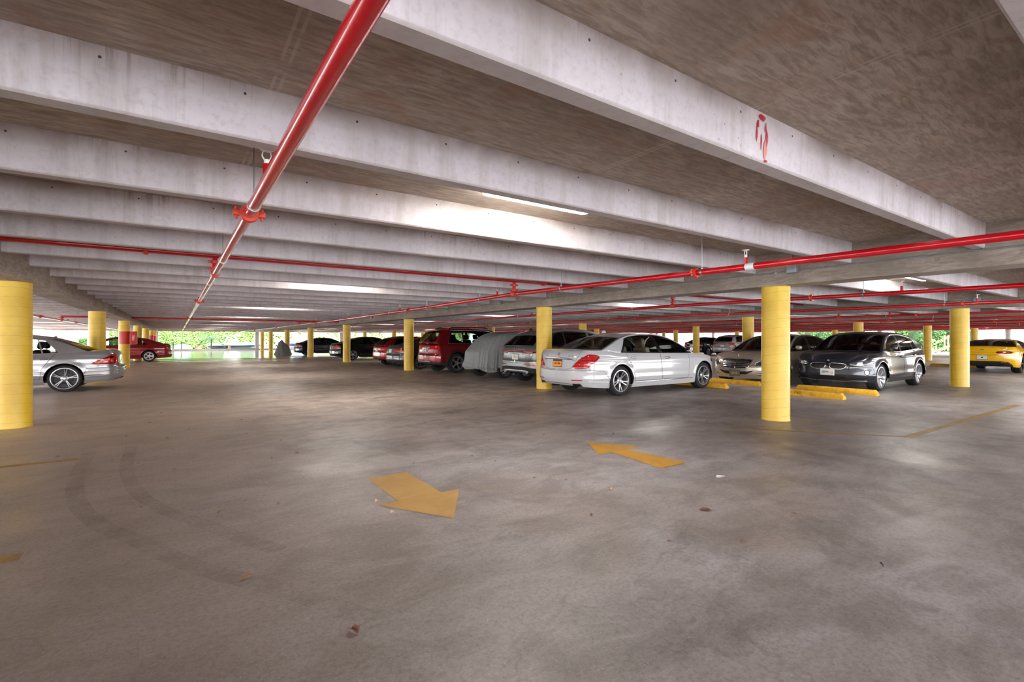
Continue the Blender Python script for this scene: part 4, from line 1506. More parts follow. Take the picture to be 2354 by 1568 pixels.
c.strip('kidney_grille', M_CHROME, kid, .022, closed=True, off=.014, rnd=2)
for q in np.linspace(.09, .37, 9):
    c.strip('kidney_grille', M_BLACKTRIM, [('f', q, .575), ('f', q, .70)], .010, off=.012)
c.reg('lower_grille', M_GRILLE, [('f', -1, .275), ('f', .34, .275), ('f', .40, .34), ('f', .36, .40), ('f', -1, .40)], True)
slats(c, 'lower_grille', M_MATTE, (.30, .335, .37), 0, .35, .014)
c.reg('side_intake', M_GRILLE, [('f', .50, .27), ('f', .80, .28), ('f', .83, .40), ('f', .58, .41), ('f', .46, .32)], rnd=1)
slats(c, 'side_intake', M_MATTE, (.325, .365), .54, .78, .012, False)
c.strip('bumper_lip', M_STEEL, [('f', 0, .255), ('f', .4, .255), ('f', .55, .275), ('f', .80, .27)], .018, True, .008)
c.reg('fog_light', M_LENS, c.circ('f', .79, .485, .058), gap=.018)
c.reg('side_marker', simple('amber_lens', rgb(236, 130, 60), 0.15, coat=1.0), [('s', 3.90, .70), ('s', 3.93, .62), ('s', 3.97, .60), ('s', 3.93, .70)])
c.reg('taillight', M_TAIL, [('r', .45, .88), ('r', .5, .80), ('r', .8, .82), ('s', .30, .88), ('s', .30, .94), ('r', .8, .95), ('r', .5, .94)], gap=.006, rnd=1)
c.win('window_trim', M_BLACKTRIM, .62, .86, 3.16, 3.08, .0, .045, gap=.022)
c.win('rear_quarter_window', M_GLASS_TINT, .74, .93, 1.10, 1.06, .03, .075)
c.win('rear_door_window', M_GLASS_TINT, 1.14, 1.10, 2.0, 1.94, .025, .075)
c.win('front_door_window', M_GLASS_TINT, 2.1, 2.04, 3.0, 2.94, .025, .075)
c.topreg('windshield_frame', M_BLACKTRIM, 2.46, 3.5, .96)
c.topreg('windshield', M_GLASS_TINT, 2.50, 3.27, .93)
c.topreg('rear_window', M_GLASS_TINT, .26, .72, .88, taper=.02)
root = thing('crossover', 'dark grey crossover with twin rounded grilles facing out near the right edge', 'car', (16.44, 5.90, 0), PI, 'parked cars')
finish(c, root, P_GREY, .258, 'y5', seats=(M_LEATHER_D, 2.2, 1.3), mirror=2.98, handles=((1.24, .88), (2.2, .86)), w=.24, z=.5)
def bmw_plate(b, M, mats):
    mats += [W_BLUE]
    k = len(mats) - 1
    for i in range(4):
        b.add([(-.13 + .02 * i, -.035, .008), (-.116 + .02 * i, -.035, .008), (-.092 + .02 * i, .035, .008), (-.106 + .02 * i, .035, .008)], [(0, 1, 2, 3)], k, M)
    for zz in (.018, .004, -.010):
        b.add(*_rbx((.075, .008, .002), .0005), 1, M @ Matrix.Translation((.0, zz, .008)))
    b.lathe([(.016, .007), (.022, .007), (.022, .009), (.016, .009)], 18, 'Z', closed=True, mi=1, mat=M.to_3x3().to_4x4(), c=(M @ Matrix.Translation((.11, -.02, 0))).translation)
c.plate('f', .475, W_PLATE, W_INK, None, extra=bmw_plate, frame=M_STEEL)
M = c.at_end('f', 0, .762, .004)
b = MB().lathe([(.0, .004), (.03, .004), (.04, .0)], 24, 'Z', mat=M.to_3x3().to_4x4(), c=M.translation)
b.lathe([(.03, .003), (.03, .007), (.042, .007), (.042, .0)], 24, 'Z', mi=1, mat=M.to_3x3().to_4x4(), c=M.translation)
for q in (0, 1):
    n = 8
    vs = [(0, 0, .0055)] + [(.029 * math.cos(t), .029 * math.sin(t), .0055) for t in np.linspace(q * PI, q * PI + PI / 2, n)]
    b.add(vs, [(0, i, i + 1) for i in range(1, n)], 2, M)
c.solid('roundel', b, [W_PLATE, M_BLACKTRIM, W_BLUE])

# ---- silver sedan at the left, tail towards the lane
P_SILVER = paint('silver_paint', rgb(168, 168, 172), 0.55, 0.28)
s = sedan_spec(5.04, 1.86, 1.445, 2.965, 1.13, .335, paint=P_SILVER,
               rear_in=[(.2, .20), (.3, .06), (.42, .0), (.55, .0), (.60, .005), (.64, .05), (.8, .07), (1.0, .10)], eg=(.05, .08))
k = 5.04 / 5.246
s['top'] = [(0, 1.005), (.2, 1.02), (.7, 1.0), (1.15, .965), (1.6, .94), (2.5, .925), (3.3, .91), (3.75, .905), (4.13, .88), (4.5, .83), (4.85, .76), (5.04, .70)]
s['arc'] = [(.70, 1.0), (.95, 1.115), (1.2, 1.23), (1.5, 1.325), (1.85, 1.38), (2.35, 1.40), (2.8, 1.365), (3.15, 1.25), (3.5, 1.08), (3.82, .902)]
c = Car(s)
std_doors(c, 1, (1.24, 2.5, 3.56))
c.reg('rear_bumper', P_SILVER, [('r', -1, 0), ('s', .72, 0), ('s', .76, .40), ('s', .70, .62), ('s', .4, .64), ('r', .6, .65), ('r', -1, .65)], True, gap=.007)
c.reg('trunk_lid', P_SILVER, [('r', -1, .66), ('r', .50, .67), ('r', .58, .80), ('r', .66, .98), ('r', .68, 1.2), ('r', -1, 1.2)], True, gap=.007)
c.reg('taillight', M_TAIL, [('r', .52, .68), ('r', .60, .84), ('r', .70, .935), ('s', .13, .955), ('s', .18, .93), ('s', .62, .70), ('s', .56, .678), ('r', .84, .672)], gap=.007)
c.strip('taillight', M_TAILW, [('s', .24, .80), ('s', .36, .765), ('s', .50, .71)], .05, off=.006)
c.strip('taillight', M_TAILW, [('r', .80, .855), ('s', .14, .86), ('s', .24, .85)], .04, off=.006)
c.strip('bumper_trim', P_SILVER, [('r', 0, .50), ('r', .6, .50), ('s', .2, .505), ('s', .70, .49)], .022, True, .014)
c.strip('bumper_trim', P_SILVER, [('r', 0, .585), ('r', .6, .585), ('s', .2, .59), ('s', .72, .575)], .022, True, .014)
c.strip('bumper_trim', P_SILVER, [('s', .1, .43), ('s', .45, .385), ('s', .74, .36)], .02, off=.012)
c.strip('sill_trim', M_BLACKTRIM, [('s', 1.5, .505), ('s', 2.6, .505), ('s', 3.6, .505)], .010)
sedan_glass(c, k, M_GLASS_CLEAR, trim=P_SILVER, back=(.74, 1.42), quarter=True)
c.low_regions.append(('headlight', M_HEAD, resample(smooth_poly(c.az([('f', .5, .56), ('f', .8, .56), ('s', 4.5, .68), ('s', 4.5, .74), ('f', .6, .68)]), 1), .05, True), False, .006))
root = thing('sedan', 'silver sedan with five spoke alloys and its tail out beside the largest yellow pillar', 'car', (-1.22 - 5.04 * CAR_SCALE / 2, 17.66, 0), PI, 'parked cars')
finish(c, root, P_SILVER, .255, 'star5', seats=(M_LEATHER_D, 2.65, 1.95), mirror=3.45, handles=((1.5, .83), (2.7, .82)), w=.24, z=.38)
b = MB().rbox((1.42, 0, 1.365), (.12, .02, .07), .008, taper=(.3, .5), rot=Matrix.Rotation(math.radians(-20), 4, 'Y'))
c.solid('roof_antenna', b, P_SILVER)

# ---- red SUV
P_RED = paint('deep_red_paint', rgb(132, 10, 22), 0.35, 0.25)
def suv_spec(L, W, H, wb, ro, R, belt, paint_m, **kw):
    r = H - .045
    s = dict(L=L, W=W, R=R, wb=wb, rear_axle=ro, paint=paint_m, tumble=.20, cr=.42, nr=3.4, cf=.7, trunk=False, Ra=R + .055, flare=.02, bow_r=.05, bow_f=.2, crown=.045,
             top=[(0, belt + .02), (.6, belt + .02), (L * .5, belt), (L * .68, belt - .01), (L * .75, belt + .01), (L * .9, belt - .05), (L, belt - .16)],
             arc=[(.13, belt + .02), (.24, belt + (r - belt) * .40), (.40, belt + (r - belt) * .80), (.75, r - .02), (L * .30, r), (L * .48, r - .015), (L * .56, r - .08), (L * .64, belt + (r - belt) * .5), (L * .72, belt + .005)],
             bottom=[(0, .36), (.5, .3), (1.2, .24), (L - 1.2, .24), (L - .4, .26), (L, .3)],
             rear_in=[(.25, .12), (.38, .02), (.5, 0), (.68, .0), (.74, .03), (.95, .05), (1.2, .1)],
             front_in=[(.2, .1), (.35, .0), (.6, .0), (.8, .04), (1.0, .16)])
    s.update(kw)
    return s
def suv_glass(c, g, q0, b1, b2, chrome=.0):
    L = c.L
    f = .70 * L
    c.win('window_trim', M_BLACKTRIM, q0, q0 + .16, f, f - .05, .0, .05, gap=chrome)
    c.win('rear_quarter_window', g, q0 + .06, q0 + .22, b1 - .10, b1 - .10, .03, .085)
    c.win('rear_door_window', g, b1 - .04, b1 - .04, b2 - .06, b2 - .12, .03, .085)
    c.win('front_door_window', g, b2 + .04, b2 - .02, f - .16, f - .2, .03, .085)
    c.topreg('windshield_frame', M_BLACKTRIM, .53 * L, .76 * L, .97)
    c.topreg('windshield', g, .545 * L, .715 * L, .93)
    c.topreg('rear_window', g, .16, .50, .87, taper=.03)
s = suv_spec(4.82, 1.95, 1.76, 2.915, .98, .385, 1.12, P_RED)
c = Car(s)
std_doors(c, 1, (1.30, 2.36, 3.34), .40)
c.reg('rear_bumper', P_RED, [('r', -1, .4), ('s', .56, .4), ('s', .55, .62), ('s', .3, .70), ('r', .6, .72), ('r', -1, .70)], True, gap=.008)
c.reg('bumper_cladding', M_MATTE, [('r', -1, 0), ('s', .66, 0), ('s', .60, .40), ('r', .80, .43), ('r', .4, .43), ('r', -1, .43)], True)
c.strip('bumper_cladding', M_STEEL, [('r', 0, .445), ('r', .3, .445), ('r', .5, .44)], .03, True, .014)
c.reg('tailgate', P_RED, [('r', -1, .72), ('r', .55, .74), ('r', .70, .84), ('r', .74, 1.3), ('r', -1, 1.3)], True, gap=.009)
c.reg('taillight', M_TAIL, [('r', .36, .96), ('r', .36, 1.05), ('r', .80, 1.06), ('s', .22, 1.05), ('s', .24, .92), ('r', .80, .93)], gap=.007)
c.strip('tailgate_trim', M_CHROME, [('r', .20, .99), ('r', .23, .88), ('r', .34, .85), ('r', .46, .845)], .02, off=.012)
c.strip('bumper_chrome', M_CHROME, [('r', 0, .60), ('r', .25, .60), ('r', .42, .605)], .02, True, .012)
c.strip('wheel_arch_trim', M_MATTE, [('s', .98 + .455 * math.cos(t), .385 + .455 * math.sin(t)) for t in np.linspace(-.15, PI + .15, 18)], .05, off=.02)
c.strip('wheel_arch_trim', M_MATTE, [('s', 3.895 + .455 * math.cos(t), .385 + .455 * math.sin(t)) for t in np.linspace(-.15, PI + .15, 18)], .05, off=.02)
suv_glass(c, M_GLASS_TINT, .62, 1.36, 2.36, .014)
root = thing('suv', 'deep red SUV with its tail out between the covered car and the dark grey sedan', 'car', (8.2 + 4.82 * CAR_SCALE / 2, 18.2, 0), 0, 'parked cars')
finish(c, root, P_RED, .255, 'five', M_STEEL, seats=(M_LEATHER_D, 2.4, 1.4), mirror=3.2, handles=((1.5, .98), (2.5, .97)), w=.255, z=.62)
c.plate('r', .905, W_PLATE, W_PLATE_GREEN, '70 X', .08)
c.badge_text('r', -.52, .885, 'LAREDO', .075, M_LETTER, sx=1.2)
c.badge_text('r', 0, 1.045, 'Jeep', .06)
b = MB()
b.rbox((.43, 0, 1.675), (.34, 1.26, .05), .02, rot=Matrix.Rotation(math.radians(-8), 4, 'Y'))
c.solid('roof_spoiler', b, P_RED)
b = MB()
for sg in (-1, 1):
    b.tube([(.75, sg * .66, 1.70), (.85, sg * .66, 1.765), (2.4, sg * .66, 1.775), (2.55, sg * .66, 1.69)], .018, 8)
b = MB().tube([(.75, -.66, 1.70), (.85, -.66, 1.765), (2.4, -.66, 1.775), (2.55, -.66, 1.69)], .018, 8)
c.solid('roof_rail', b, M_BLACKTRIM)
b = MB().tube([(.75, .66, 1.70), (.85, .66, 1.765), (2.4, .66, 1.775), (2.55, .66, 1.69)], .018, 8)
c.solid('roof_rail', b, M_BLACKTRIM)
b = MB().rbox((.72, 0, 1.76), (.14, .04, .06), .015, taper=(.4, .6))
c.solid('roof_antenna', b, M_BLACKTRIM)

# ---- silver grey SUV with the full width light bar
P_PLAT = paint('platinum_grey_paint', rgb(134, 138, 138), 0.55, 0.28)
s = suv_spec(4.56, 1.88, 1.64, 2.69, .95, .365, 1.08, P_PLAT, bow_r=.10)
s['arc'][1:4] = [(.36, 1.28), (.62, 1.47), (1.0, 1.565)]
c = Car(s)
std_doors(c, 1, (1.22, 2.2, 3.14), .38)
c.reg('bumper_cladding', M_MATTE, [('r', -1, 0), ('s', .62, 0), ('s', .60, .44), ('s', .30, .47), ('r', .70, .50), ('r', .4, .53), ('r', -1, .53)], True)
c.strip('bumper_cladding', M_STEEL, [('r', 0, .40), ('r', .40, .40), ('r', .58, .385), ('r', .72, .30), ('r', .80, .26)], .07, True, .016)
c.reg('rear_bumper', P_PLAT, [('r', -1, .53), ('r', .4, .53), ('r', .70, .50), ('s', .30, .47), ('s', .60, .44), ('s', .50, .70), ('r', .84, .64), ('r', .6, .635), ('r', -1, .63)], True, gap=.007)
c.reg('tailgate', P_PLAT, [('r', -1, .645), ('r', .56, .655), ('r', .68, .72), ('r', .80, .98), ('s', .12, 1.3), ('r', -1, 1.3)], True, gap=.009)
c.reg('taillight', M_TAILD, [('r', -1, .945), ('r', -1, .985), ('r', .5, .985), ('r', .8, .99), ('s', .26, .985), ('s', .30, .935), ('r', .8, .92), ('r', .42, .915), ('r', .38, .935)], True, gap=.007)
c.strip('taillight', M_TAIL, [('r', 0, .972), ('r', .5, .972), ('r', .8, .975), ('s', .24, .97)], .014, True, .006)
c.strip('taillight', M_TAILW, [('r', .40, .95), ('r', .58, .945), ('r', .74, .948)], .016, True, .007)
c.strip('tailgate_trim', M_CHROME, [('r', .33, .93), ('r', .37, .87), ('r', .48, .845), ('r', .68, .84), ('r', .735, .90)], .018, True, .012, rnd=1)
c.reg('reflector', M_TAIL, [('r', .42, .585), ('r', .82, .565), ('r', .85, .59), ('r', .80, .61), ('r', .42, .605)])
c.strip('reflector', M_TAILD, [('r', .46, .594), ('r', .66, .590)], .012)
suv_glass(c, M_GLASS_DARK, .66, 1.30, 2.24)
root = thing('suv', 'silver grey SUV with a full width red light bar behind the white sedan', 'car', (8.3 + 4.56 * CAR_SCALE / 2, 11.95, 0), 0, 'parked cars')
finish(c, root, P_PLAT, .245, 'multi', seats=(M_LEATHER_D, 2.3, 1.35), mirror=3.06, handles=((1.4, .94), (2.4, .93)), w=.24, z=.58)
c.plate('r', .80, W_PLATE, W_PLATE_GREEN, 'FL 7', .07)
for i, ch in enumerate('LINCOLN'):
    c.badge_text('r', .36 - .12 * i, 1.025, ch, .06, M_LETTER)
b = MB().rbox((.60, 0, 1.60), (.15, .05, .08), .02, taper=(.35, .5))
c.solid('roof_antenna', b, M_BLACKTRIM)
for sg in (-1, 1):
    b = MB().lathe([(.042, -.06), (.05, -.06), (.05, .05), (.042, .05)], 20, 'X', closed=True, c=(.03, sg * .52, .335))
    c.solid('exhaust_pipe', b, M_CHROME)

# ---- ordinary saloons and hatchbacks
def plain_sedan(label, body, loc, rotz, L=4.85, W=1.85, H=1.46, wb=2.85, ro=1.08, R=.33, tail=None, tailm=M_TAIL, glass_m=M_GLASS_DARK, rim=.225, style='multi', plate=None, chrome=0, name='sedan', rim_mat=None, trim=M_BLACKTRIM):
    s = sedan_spec(L, W, H, wb, ro, R, paint=body)
    c = Car(s)
    k = L / 5.246
    std_doors(c, k)
    c.reg('rear_bumper', body, [('r', -1, 0), ('s', ro - c.Ra - .06, 0), ('s', ro - c.Ra - .02, .42), ('s', .5, .60), ('r', .6, .62), ('r', -1, .60)], True, gap=.007)
    c.reg('trunk_lid', body, [('r', -1, .62), ('r', .46, .63), ('r', .60, .72), ('r', .66, 1.2), ('r', -1, 1.2)], True, gap=.007)
    c.reg('taillight', tailm, tail or [('r', .42, .76), ('r', .44, .86), ('r', .70, .90), ('s', .30, .89), ('s', .36, .80), ('r', .8, .74), ('r', .55, .73)], gap=.006, rnd=1)
    c.strip('taillight', M_TAILW, [('r', .46, .80), ('r', .64, .80), ('r', .80, .80), ('s', .26, .82)], .02)
    c.reg('lower_bumper', M_MATTE, [('r', -1, 0), ('r', .74, 0), ('r', .64, .34), ('r', -1, .36)], True)
    c.strip('bumper_trim', M_CHROME, [('r', 0, .47), ('r', .5, .47), ('r', .8, .48)], .016, True, .01)
    c.reg('headlight', M_HEAD, [('f', .46, .56), ('f', .8, .58), ('s', L - .58, .70), ('s', L - .6, .75), ('f', .7, .70), ('f', .48, .64)], gap=.006, rnd=1)
    c.reg('grille', M_GRILLE, [('f', -1, .48), ('f', .32, .49), ('f', .38, .60), ('f', .34, .66), ('f', -1, .67)], True)
    sedan_glass(c, k, glass_m, chrome=chrome, trim=trim)
    root = thing(name, label, 'car', loc, rotz, 'parked cars')
    finish(c, root, body, rim, style, rim_mat, seats=(M_LEATHER_D, 2.75 * k, 1.7 * k), mirror=3.6 * k, handles=((1.56 * k, .85), (2.8 * k, .84)))
    c.plate('r', .80 if plate is None else plate, W_PLATE, W_INK, '', .07)
    return c
P_DRED = paint('maroon_paint', rgb(140, 24, 32), 0.4, 0.3)
P_DGREY = paint('graphite_paint', rgb(66, 66, 70), 0.5, 0.28)
P_BLACK = paint('black_paint', rgb(16, 16, 18), 0.2, 0.22)
P_NAVY = paint('midnight_blue_paint', rgb(22, 26, 48), 0.3, 0.25)
P_GSUV = paint('light_grey_paint', rgb(150, 152, 156), 0.4, 0.3)
half = lambda L: L * CAR_SCALE / 2
plain_sedan('dark red sedan parked at the left beyond the pillar with the red band', P_DRED, (-.25 - half(4.95), 37.2, 0), PI, 4.95, 1.85, 1.47, 2.82, 1.12, .33, glass_m=M_GLASS_TINT, style='five', rim=.215, rim_mat=simple('silver_hubcap', rgb(214, 214, 216), 0.35, 0.4), trim=P_DRED,
            tail=[('r', .55, .78), ('r', .58, .92), ('r', .8, .92), ('s', .12, .90), ('s', .14, .80), ('r', .8, .77)], tailm=M_TAILD)
c = plain_sedan('dark grey sedan with glowing wide tail lamps beside the red SUV', P_DGREY, (7.95 + half(4.86), 21.42, 0), 0, 4.86, 1.86, 1.46, 2.86, 1.1, .335, style='twin5', rim=.24,
            tail=[('r', .36, .76), ('r', .40, .84), ('r', .70, .885), ('s', .32, .87), ('s', .28, .79), ('r', .8, .745), ('r', .55, .735)], chrome=.014)
plain_sedan('black sedan with bright red tail lamps behind the fourth pillar of the row', P_BLACK, (8.15 + half(5.0), 32.5, 0), 0, 5.0, 1.88, 1.48, 2.95, 1.12, .34, style='twin5', rim=.24, plate=.50)
plain_sedan('black sedan parked nose in between the red hatchback and the other black sedan', P_BLACK, (9.2 + half(4.8), 26.95, 0), 0, 4.8, 1.84, 1.45, 2.8, 1.05, .33, style='multi')
plain_sedan('midnight blue sedan, farthest car in the right row near the boats', P_NAVY, (7.95 + half(4.7), 43.2, 0), 0, 4.7, 1.83, 1.45, 2.81, 1.0, .33, style='multi', plate=.80)
plain_sedan('far dark car seen beyond the hood of the white sedan', P_NAVY, (35.6 + half(4.6), 25.2, 0), 0, 4.6, 1.82, 1.50, 2.75, 1.0, .33, glass_m=M_GLASS_TINT, style='multi')

def hatch(label, body, loc, rotz, L, W, H, wb, ro, R, belt, name='hatchback', tail=None, plate=.78, q0=.55, doors=(1.1, 2.0, 2.9), rr=.22):
    s = suv_spec(L, W, H, wb, ro, R, belt, body, bow_r=.1, tumble=.22)
    r = H - .045
    s['arc'][1:4] = [(.34, belt + (r - belt) * .42), (.62, belt + (r - belt) * .80), (1.0, r - .03)]
    c = Car(s)
    std_doors(c, 1, doors, .36)
    c.reg('rear_bumper', body, [('r', -1, 0), ('s', ro - c.Ra - .05, 0), ('s', ro - c.Ra, .45), ('r', .84, .62), ('r', -1, .60)], True, gap=.007)
    c.reg('lower_bumper', M_MATTE, [('r', -1, 0), ('r', .80, 0), ('r', .76, .36), ('r', -1, .38)], True)
    c.reg('tailgate', body, [('r', -1, .62), ('r', .55, .64), ('r', .68, .8), ('r', .7, 1.3), ('r', -1, 1.3)], True, gap=.008)
    c.reg('taillight', M_TAIL, tail or [('r', .52, .78), ('r', .54, .92), ('r', .8, .94), ('s', .26, .93), ('s', .3, .82), ('r', .8, .76)], gap=.006, rnd=1)
    suv_glass(c, M_GLASS_DARK, q0, doors[0] + .1, doors[1] + .04)
    root = thing(name, label, 'car', loc, rotz, 'parked cars')
    finish(c, root, body, rr, 'multi', seats=(M_LEATHER_D, 2.2, 1.3), mirror=doors[2] - .1, z=.5)
    c.plate('r', plate, W_PLATE, W_INK, '', .07)
    return c
c = hatch('small red hatchback squeezed between the dark grey sedan and the black sedan', paint('bright_red_paint', rgb(150, 14, 24), 0.3, 0.25), (8.2 + half(4.2), 23.95, 0), 0, 4.2, 1.80, 1.48, 2.6, .82, .33, .98)
hatch('far light grey SUV with lamps reaching the tailgate, beyond the beige sedan', P_GSUV, (35.2 + half(4.5), 22.15, 0), 0, 4.5, 1.85, 1.66, 2.68, .93, .35, 1.08, 'suv',
      tail=[('r', .40, .93), ('r', .44, 1.0), ('r', .8, 1.04), ('s', .30, 1.03), ('s', .26, .93), ('r', .8, .90)], plate=.82)

# ---- yellow coupe
P_YEL = paint('yellow_paint', rgb(238, 186, 10), 0.0, 0.25)
s = dict(L=4.78, W=1.92, R=.36, wb=2.81, rear_axle=1.0, paint=P_YEL, tumble=.30, cr=.5, cf=.8, flare=.03, bow_r=.2, crown=.04,
         top=[(0, .985), (.2, 1.02), (.6, 1.0), (1.2, .97), (2.2, .93), (3.2, .92), (3.9, .88), (4.5, .78), (4.78, .70)],
         arc=[(.55, 1.0), (.9, 1.10), (1.3, 1.21), (1.7, 1.275), (2.1, 1.29), (2.4, 1.265), (2.7, 1.18), (3.0, 1.06), (3.3, .918)],
         rear_in=[(.2, .15), (.35, .06), (.45, .02), (.55, 0), (.75, .0), (.82, .03), (.92, .03), (1.0, .02), (1.1, .05)],
         front_in=[(.15, .12), (.3, 0), (.5, 0), (.65, .06), (.8, .2)], crease=[(.82, .04, .012)])
c = Car(s)
c.reg('front_door', P_YEL, [('s', 1.55, .33), ('s', 1.60, 1.3), ('s', 3.10, 1.3), ('s', 3.06, .33)], gap=.008)
c.reg('rear_diffuser', M_MATTE, [('r', -1, 0), ('r', .86, 0), ('r', .84, .30), ('r', .70, .44), ('r', .5, .46), ('r', -1, .46)], True)
c.reg('rear_bumper', P_YEL, [('r', -1, .46), ('r', .5, .46), ('r', .70, .44), ('r', .84, .30), ('s', .6, .3), ('s', .56, .62), ('r', .8, .70), ('r', -1, .68)], True, gap=.006)
c.reg('trunk_lid', P_YEL, [('r', -1, .70), ('r', .42, .72), ('r', .6, .84), ('r', .68, 1.2), ('r', -1, 1.2)], True, gap=.007)
c.reg('taillight', M_TAILD, [('r', .38, .80), ('r', .42, .845), ('r', .72, .85), ('r', .82, .83), ('r', .82, .79), ('r', .74, .765), ('r', .42, .77)], gap=.012, rnd=1)
c.strip('taillight', M_TAIL, [('r', .45, .805), ('r', .75, .81)], .03)
c.strip('spoiler', P_YEL, [('r', 0, .99), ('r', .5, .985), ('r', .72, .97)], .05, True, .05)
c.strip('reflector', M_TAIL, [('r', .52, .425), ('r', .68, .415)], .02)
c.win('window_trim', M_BLACKTRIM, 1.30, 1.45, 3.14, 3.06, 0, .03)
c.win('side_window', M_GLASS_DARK, 1.40, 1.52, 3.0, 2.94, .02, .055)
c.topreg('windshield', M_GLASS_TINT, 2.45, 3.24, .94)
c.topreg('rear_window_frame', M_BLACKTRIM, .56, 1.40, .97, taper=.02)
c.topreg('rear_window', M_GLASS_TINT, .62, 1.36, .92, taper=.03)
root = thing('coupe', 'bright yellow coupe with a black lower bumper at the right edge', 'car', (26.8 + half(4.78), 5.45, 0), 0, 'parked cars')
finish(c, root, P_YEL, .27, 'five', M_DARKRIM, seats=(M_LEATHER_D, 2.2, 1.45), mirror=2.95, w=.27, z=.38)
c.plate('r', .60, W_PLATE, W_INK, '', .07, extra=lambda b, M, mats: b.lathe([(0, .008), (.03, .008)], 14, mi=1, mat=M.to_3x3().to_4x4(), c=M.translation))
for sg in (-1, 1):
    c.solid('exhaust_pipe', MB().lathe([(.045, -.05), (.055, -.05), (.055, .04), (.045, .04)], 20, 'X', closed=True, c=(.05, sg * .58, .33)), M_CHROME)
b = MB().rbox((-.0, 0, .905), (.02, .13, .03), .008)
c.solid('badge', b, M_CHROME)

# ------------------------------------------------------------------ covered car
M_COVER = simple('grey_car_cover', rgb(150, 152, 153), 0.8, noise=0.12, nscale=14)
def covered_car(loc):
    root = thing('covered_car', 'car under a wrinkled grey cover between the red SUV and the silver grey SUV', 'car', loc, 0, 'parked cars')
    s = sedan_spec(4.3, 1.80, 1.45, 2.6, .88, .33, paint=M_UNDER)
    c = Car(s); c.root = root
    c.wheels(.22, 'multi')
    zt = pchip([(0, .93), (.06, 1.02), (.25, 1.16), (.6, 1.36), (1.0, 1.50), (1.5, 1.56), (2.2, 1.55), (2.7, 1.42), (3.2, 1.18), (3.6, 1.02), (4.1, .92), (4.3, .80)])
    L, W = 4.3, .98
    nu, nv = 260, 40
    rng = np.random.RandomState(3)
    ph = rng.uniform(0, 6.28, 6)
    vs = []
    for i in range(nu):
        th = 2 * PI * i / nu
        ct, st = math.cos(th), math.sin(th)
        e = 2 / 3.6
        px = L / 2 - L / 2 * abs(ct) ** e * (1 if ct > 0 else -1)
        py = W * abs(st) ** e * (1 if st > 0 else -1)
        fold = .5 * math.sin(31 * th + ph[0] + 1.5 * math.sin(3 * th)) + .35 * math.sin(53 * th + ph[1] + 2 * math.sin(5 * th)) + .3 * math.sin(89 * th + ph[2])
        for j in range(nv + 1):
            v = j / nv
            q = 1 - (1 - min(v / .55, 1)) if v < .55 else 1
            if v < .55:
                k = 1.0
                zz = None
            # walls up to the shoulder, then gather over the roof
            if v <= .5:
                w = v / .5
                f = 1.0 - .03 * w
                x, y = L / 2 + (px - L / 2) * f, py * f
                ztop = min(float(zt(np.clip(x, 0, L))), 1.02) - .14
                hem = .27 + .05 * math.sin(2 * th + 1) + .03 * math.sin(7 * th + ph[3])
                z = hem + (ztop - hem) * w
                bulge = .045 * math.exp(-((z - .42) / .09) ** 2) - .05 * math.exp(-((z - .30) / .05) ** 2)
                amp = .026 + .016 * math.exp(-((z - .36) / .12) ** 2)
                nx, ny = (px - L / 2) / (L / 2), py / W
                n = math.hypot(nx, ny) + 1e-6
                x += nx / n * (bulge + amp * fold); y += ny / n * (bulge + amp * fold)
            else:
                w = (v - .5) / .5
                f = .97 * (1 - w ** 1.35)
                x, y = L / 2 + (px - L / 2) * f, py * f
                zz = float(zt(np.clip(x, 0, L)))
                zs = min(zz, 1.02) - .14
                r = min(1, w / .42)
                yr = abs(y) / W
                z = zs + (zz - zs) * (1 - (1 - r) ** 2)
                z += .018 * fold * (1 - w)
            vs.append((x, y, z))
    fs = []
    for i in range(nu):
        for j in range(nv):
            a, b = i * (nv + 1) + j, ((i + 1) % nu) * (nv + 1) + j
            fs.append((a, a + 1, b + 1, b))
    b = MB().add(vs, fs)
    c.solid('cover', b, M_COVER)
covered_car((8.35 + 4.3 * CAR_SCALE / 2, 14.75, 0))

# ------------------------------------------------------------------ wheel stops
M_STOP = NT('worn_yellow_kerb_paint')
_n = M_STOP.noise(M_STOP.coord(), 7, 6, 0.7)
M_STOP.put(M_STOP.b.inputs['Base Color'], M_STOP.ramp(_n, [(0.3, rgb(168, 120, 40)), (0.45, rgb(220, 166, 34)), (0.75, rgb(236, 190, 60))]))
M_STOP.b.inputs['Roughness'].default_value = 0.7
M_STOP = M_STOP.m
M_STOPPAINT = simple('stencil_black', rgb(52, 40, 20), 0.8)
def wheel_stop(x, y, label, txt=None, length=1.83):
    root = thing('wheel_stop', label, 'wheel stop', (x, y, 0), 0, 'yellow concrete wheel stops')
    h, b, t = .135, .10, .062
    l, e = length / 2, .05
    sec = [(-b, 0), (-b, .035), (-t, h - .012), (-t + .012, h), (t - .012, h), (t, h - .012), (b, .035), (b, 0)]
    vs, n = [], len(sec)
    for yy, f in ((-l, 1), (-l + e, 0), (l - e, 0), (l, 1)):
        for sx, sz in sec:
            vs.append((sx * (1 - .12 * f), yy, sz * (1 - .45 * f)))
    fs = [tuple(range(n)), tuple(reversed(range(3 * n, 4 * n)))]
    for i in range(3):
        for k in range(n):
            a, c2 = i * n + k, i * n + (k + 1) % n
            fs.append((a, a + n, c2 + n, c2))
    MB().add(vs, fs).build('block', M_STOP, root, True, 30)
    if txt:
        up = Vector((b - t, 0, h - .047)).normalized()
        right = Vector((0, -1, 0)); out = right.cross(up)
        M = Matrix((right, up, out)).transposed().to_4x4()
        M.translation = Vector((-(b + t) / 2 - .001, .05, .083)) + out * .003
        o = MB().text(txt, .10, M, 0, .0006, sx=1.1).build('stencilled_number', M_STOPPAINT, root)
        o['label'] = 'black stencilled number'
    return root
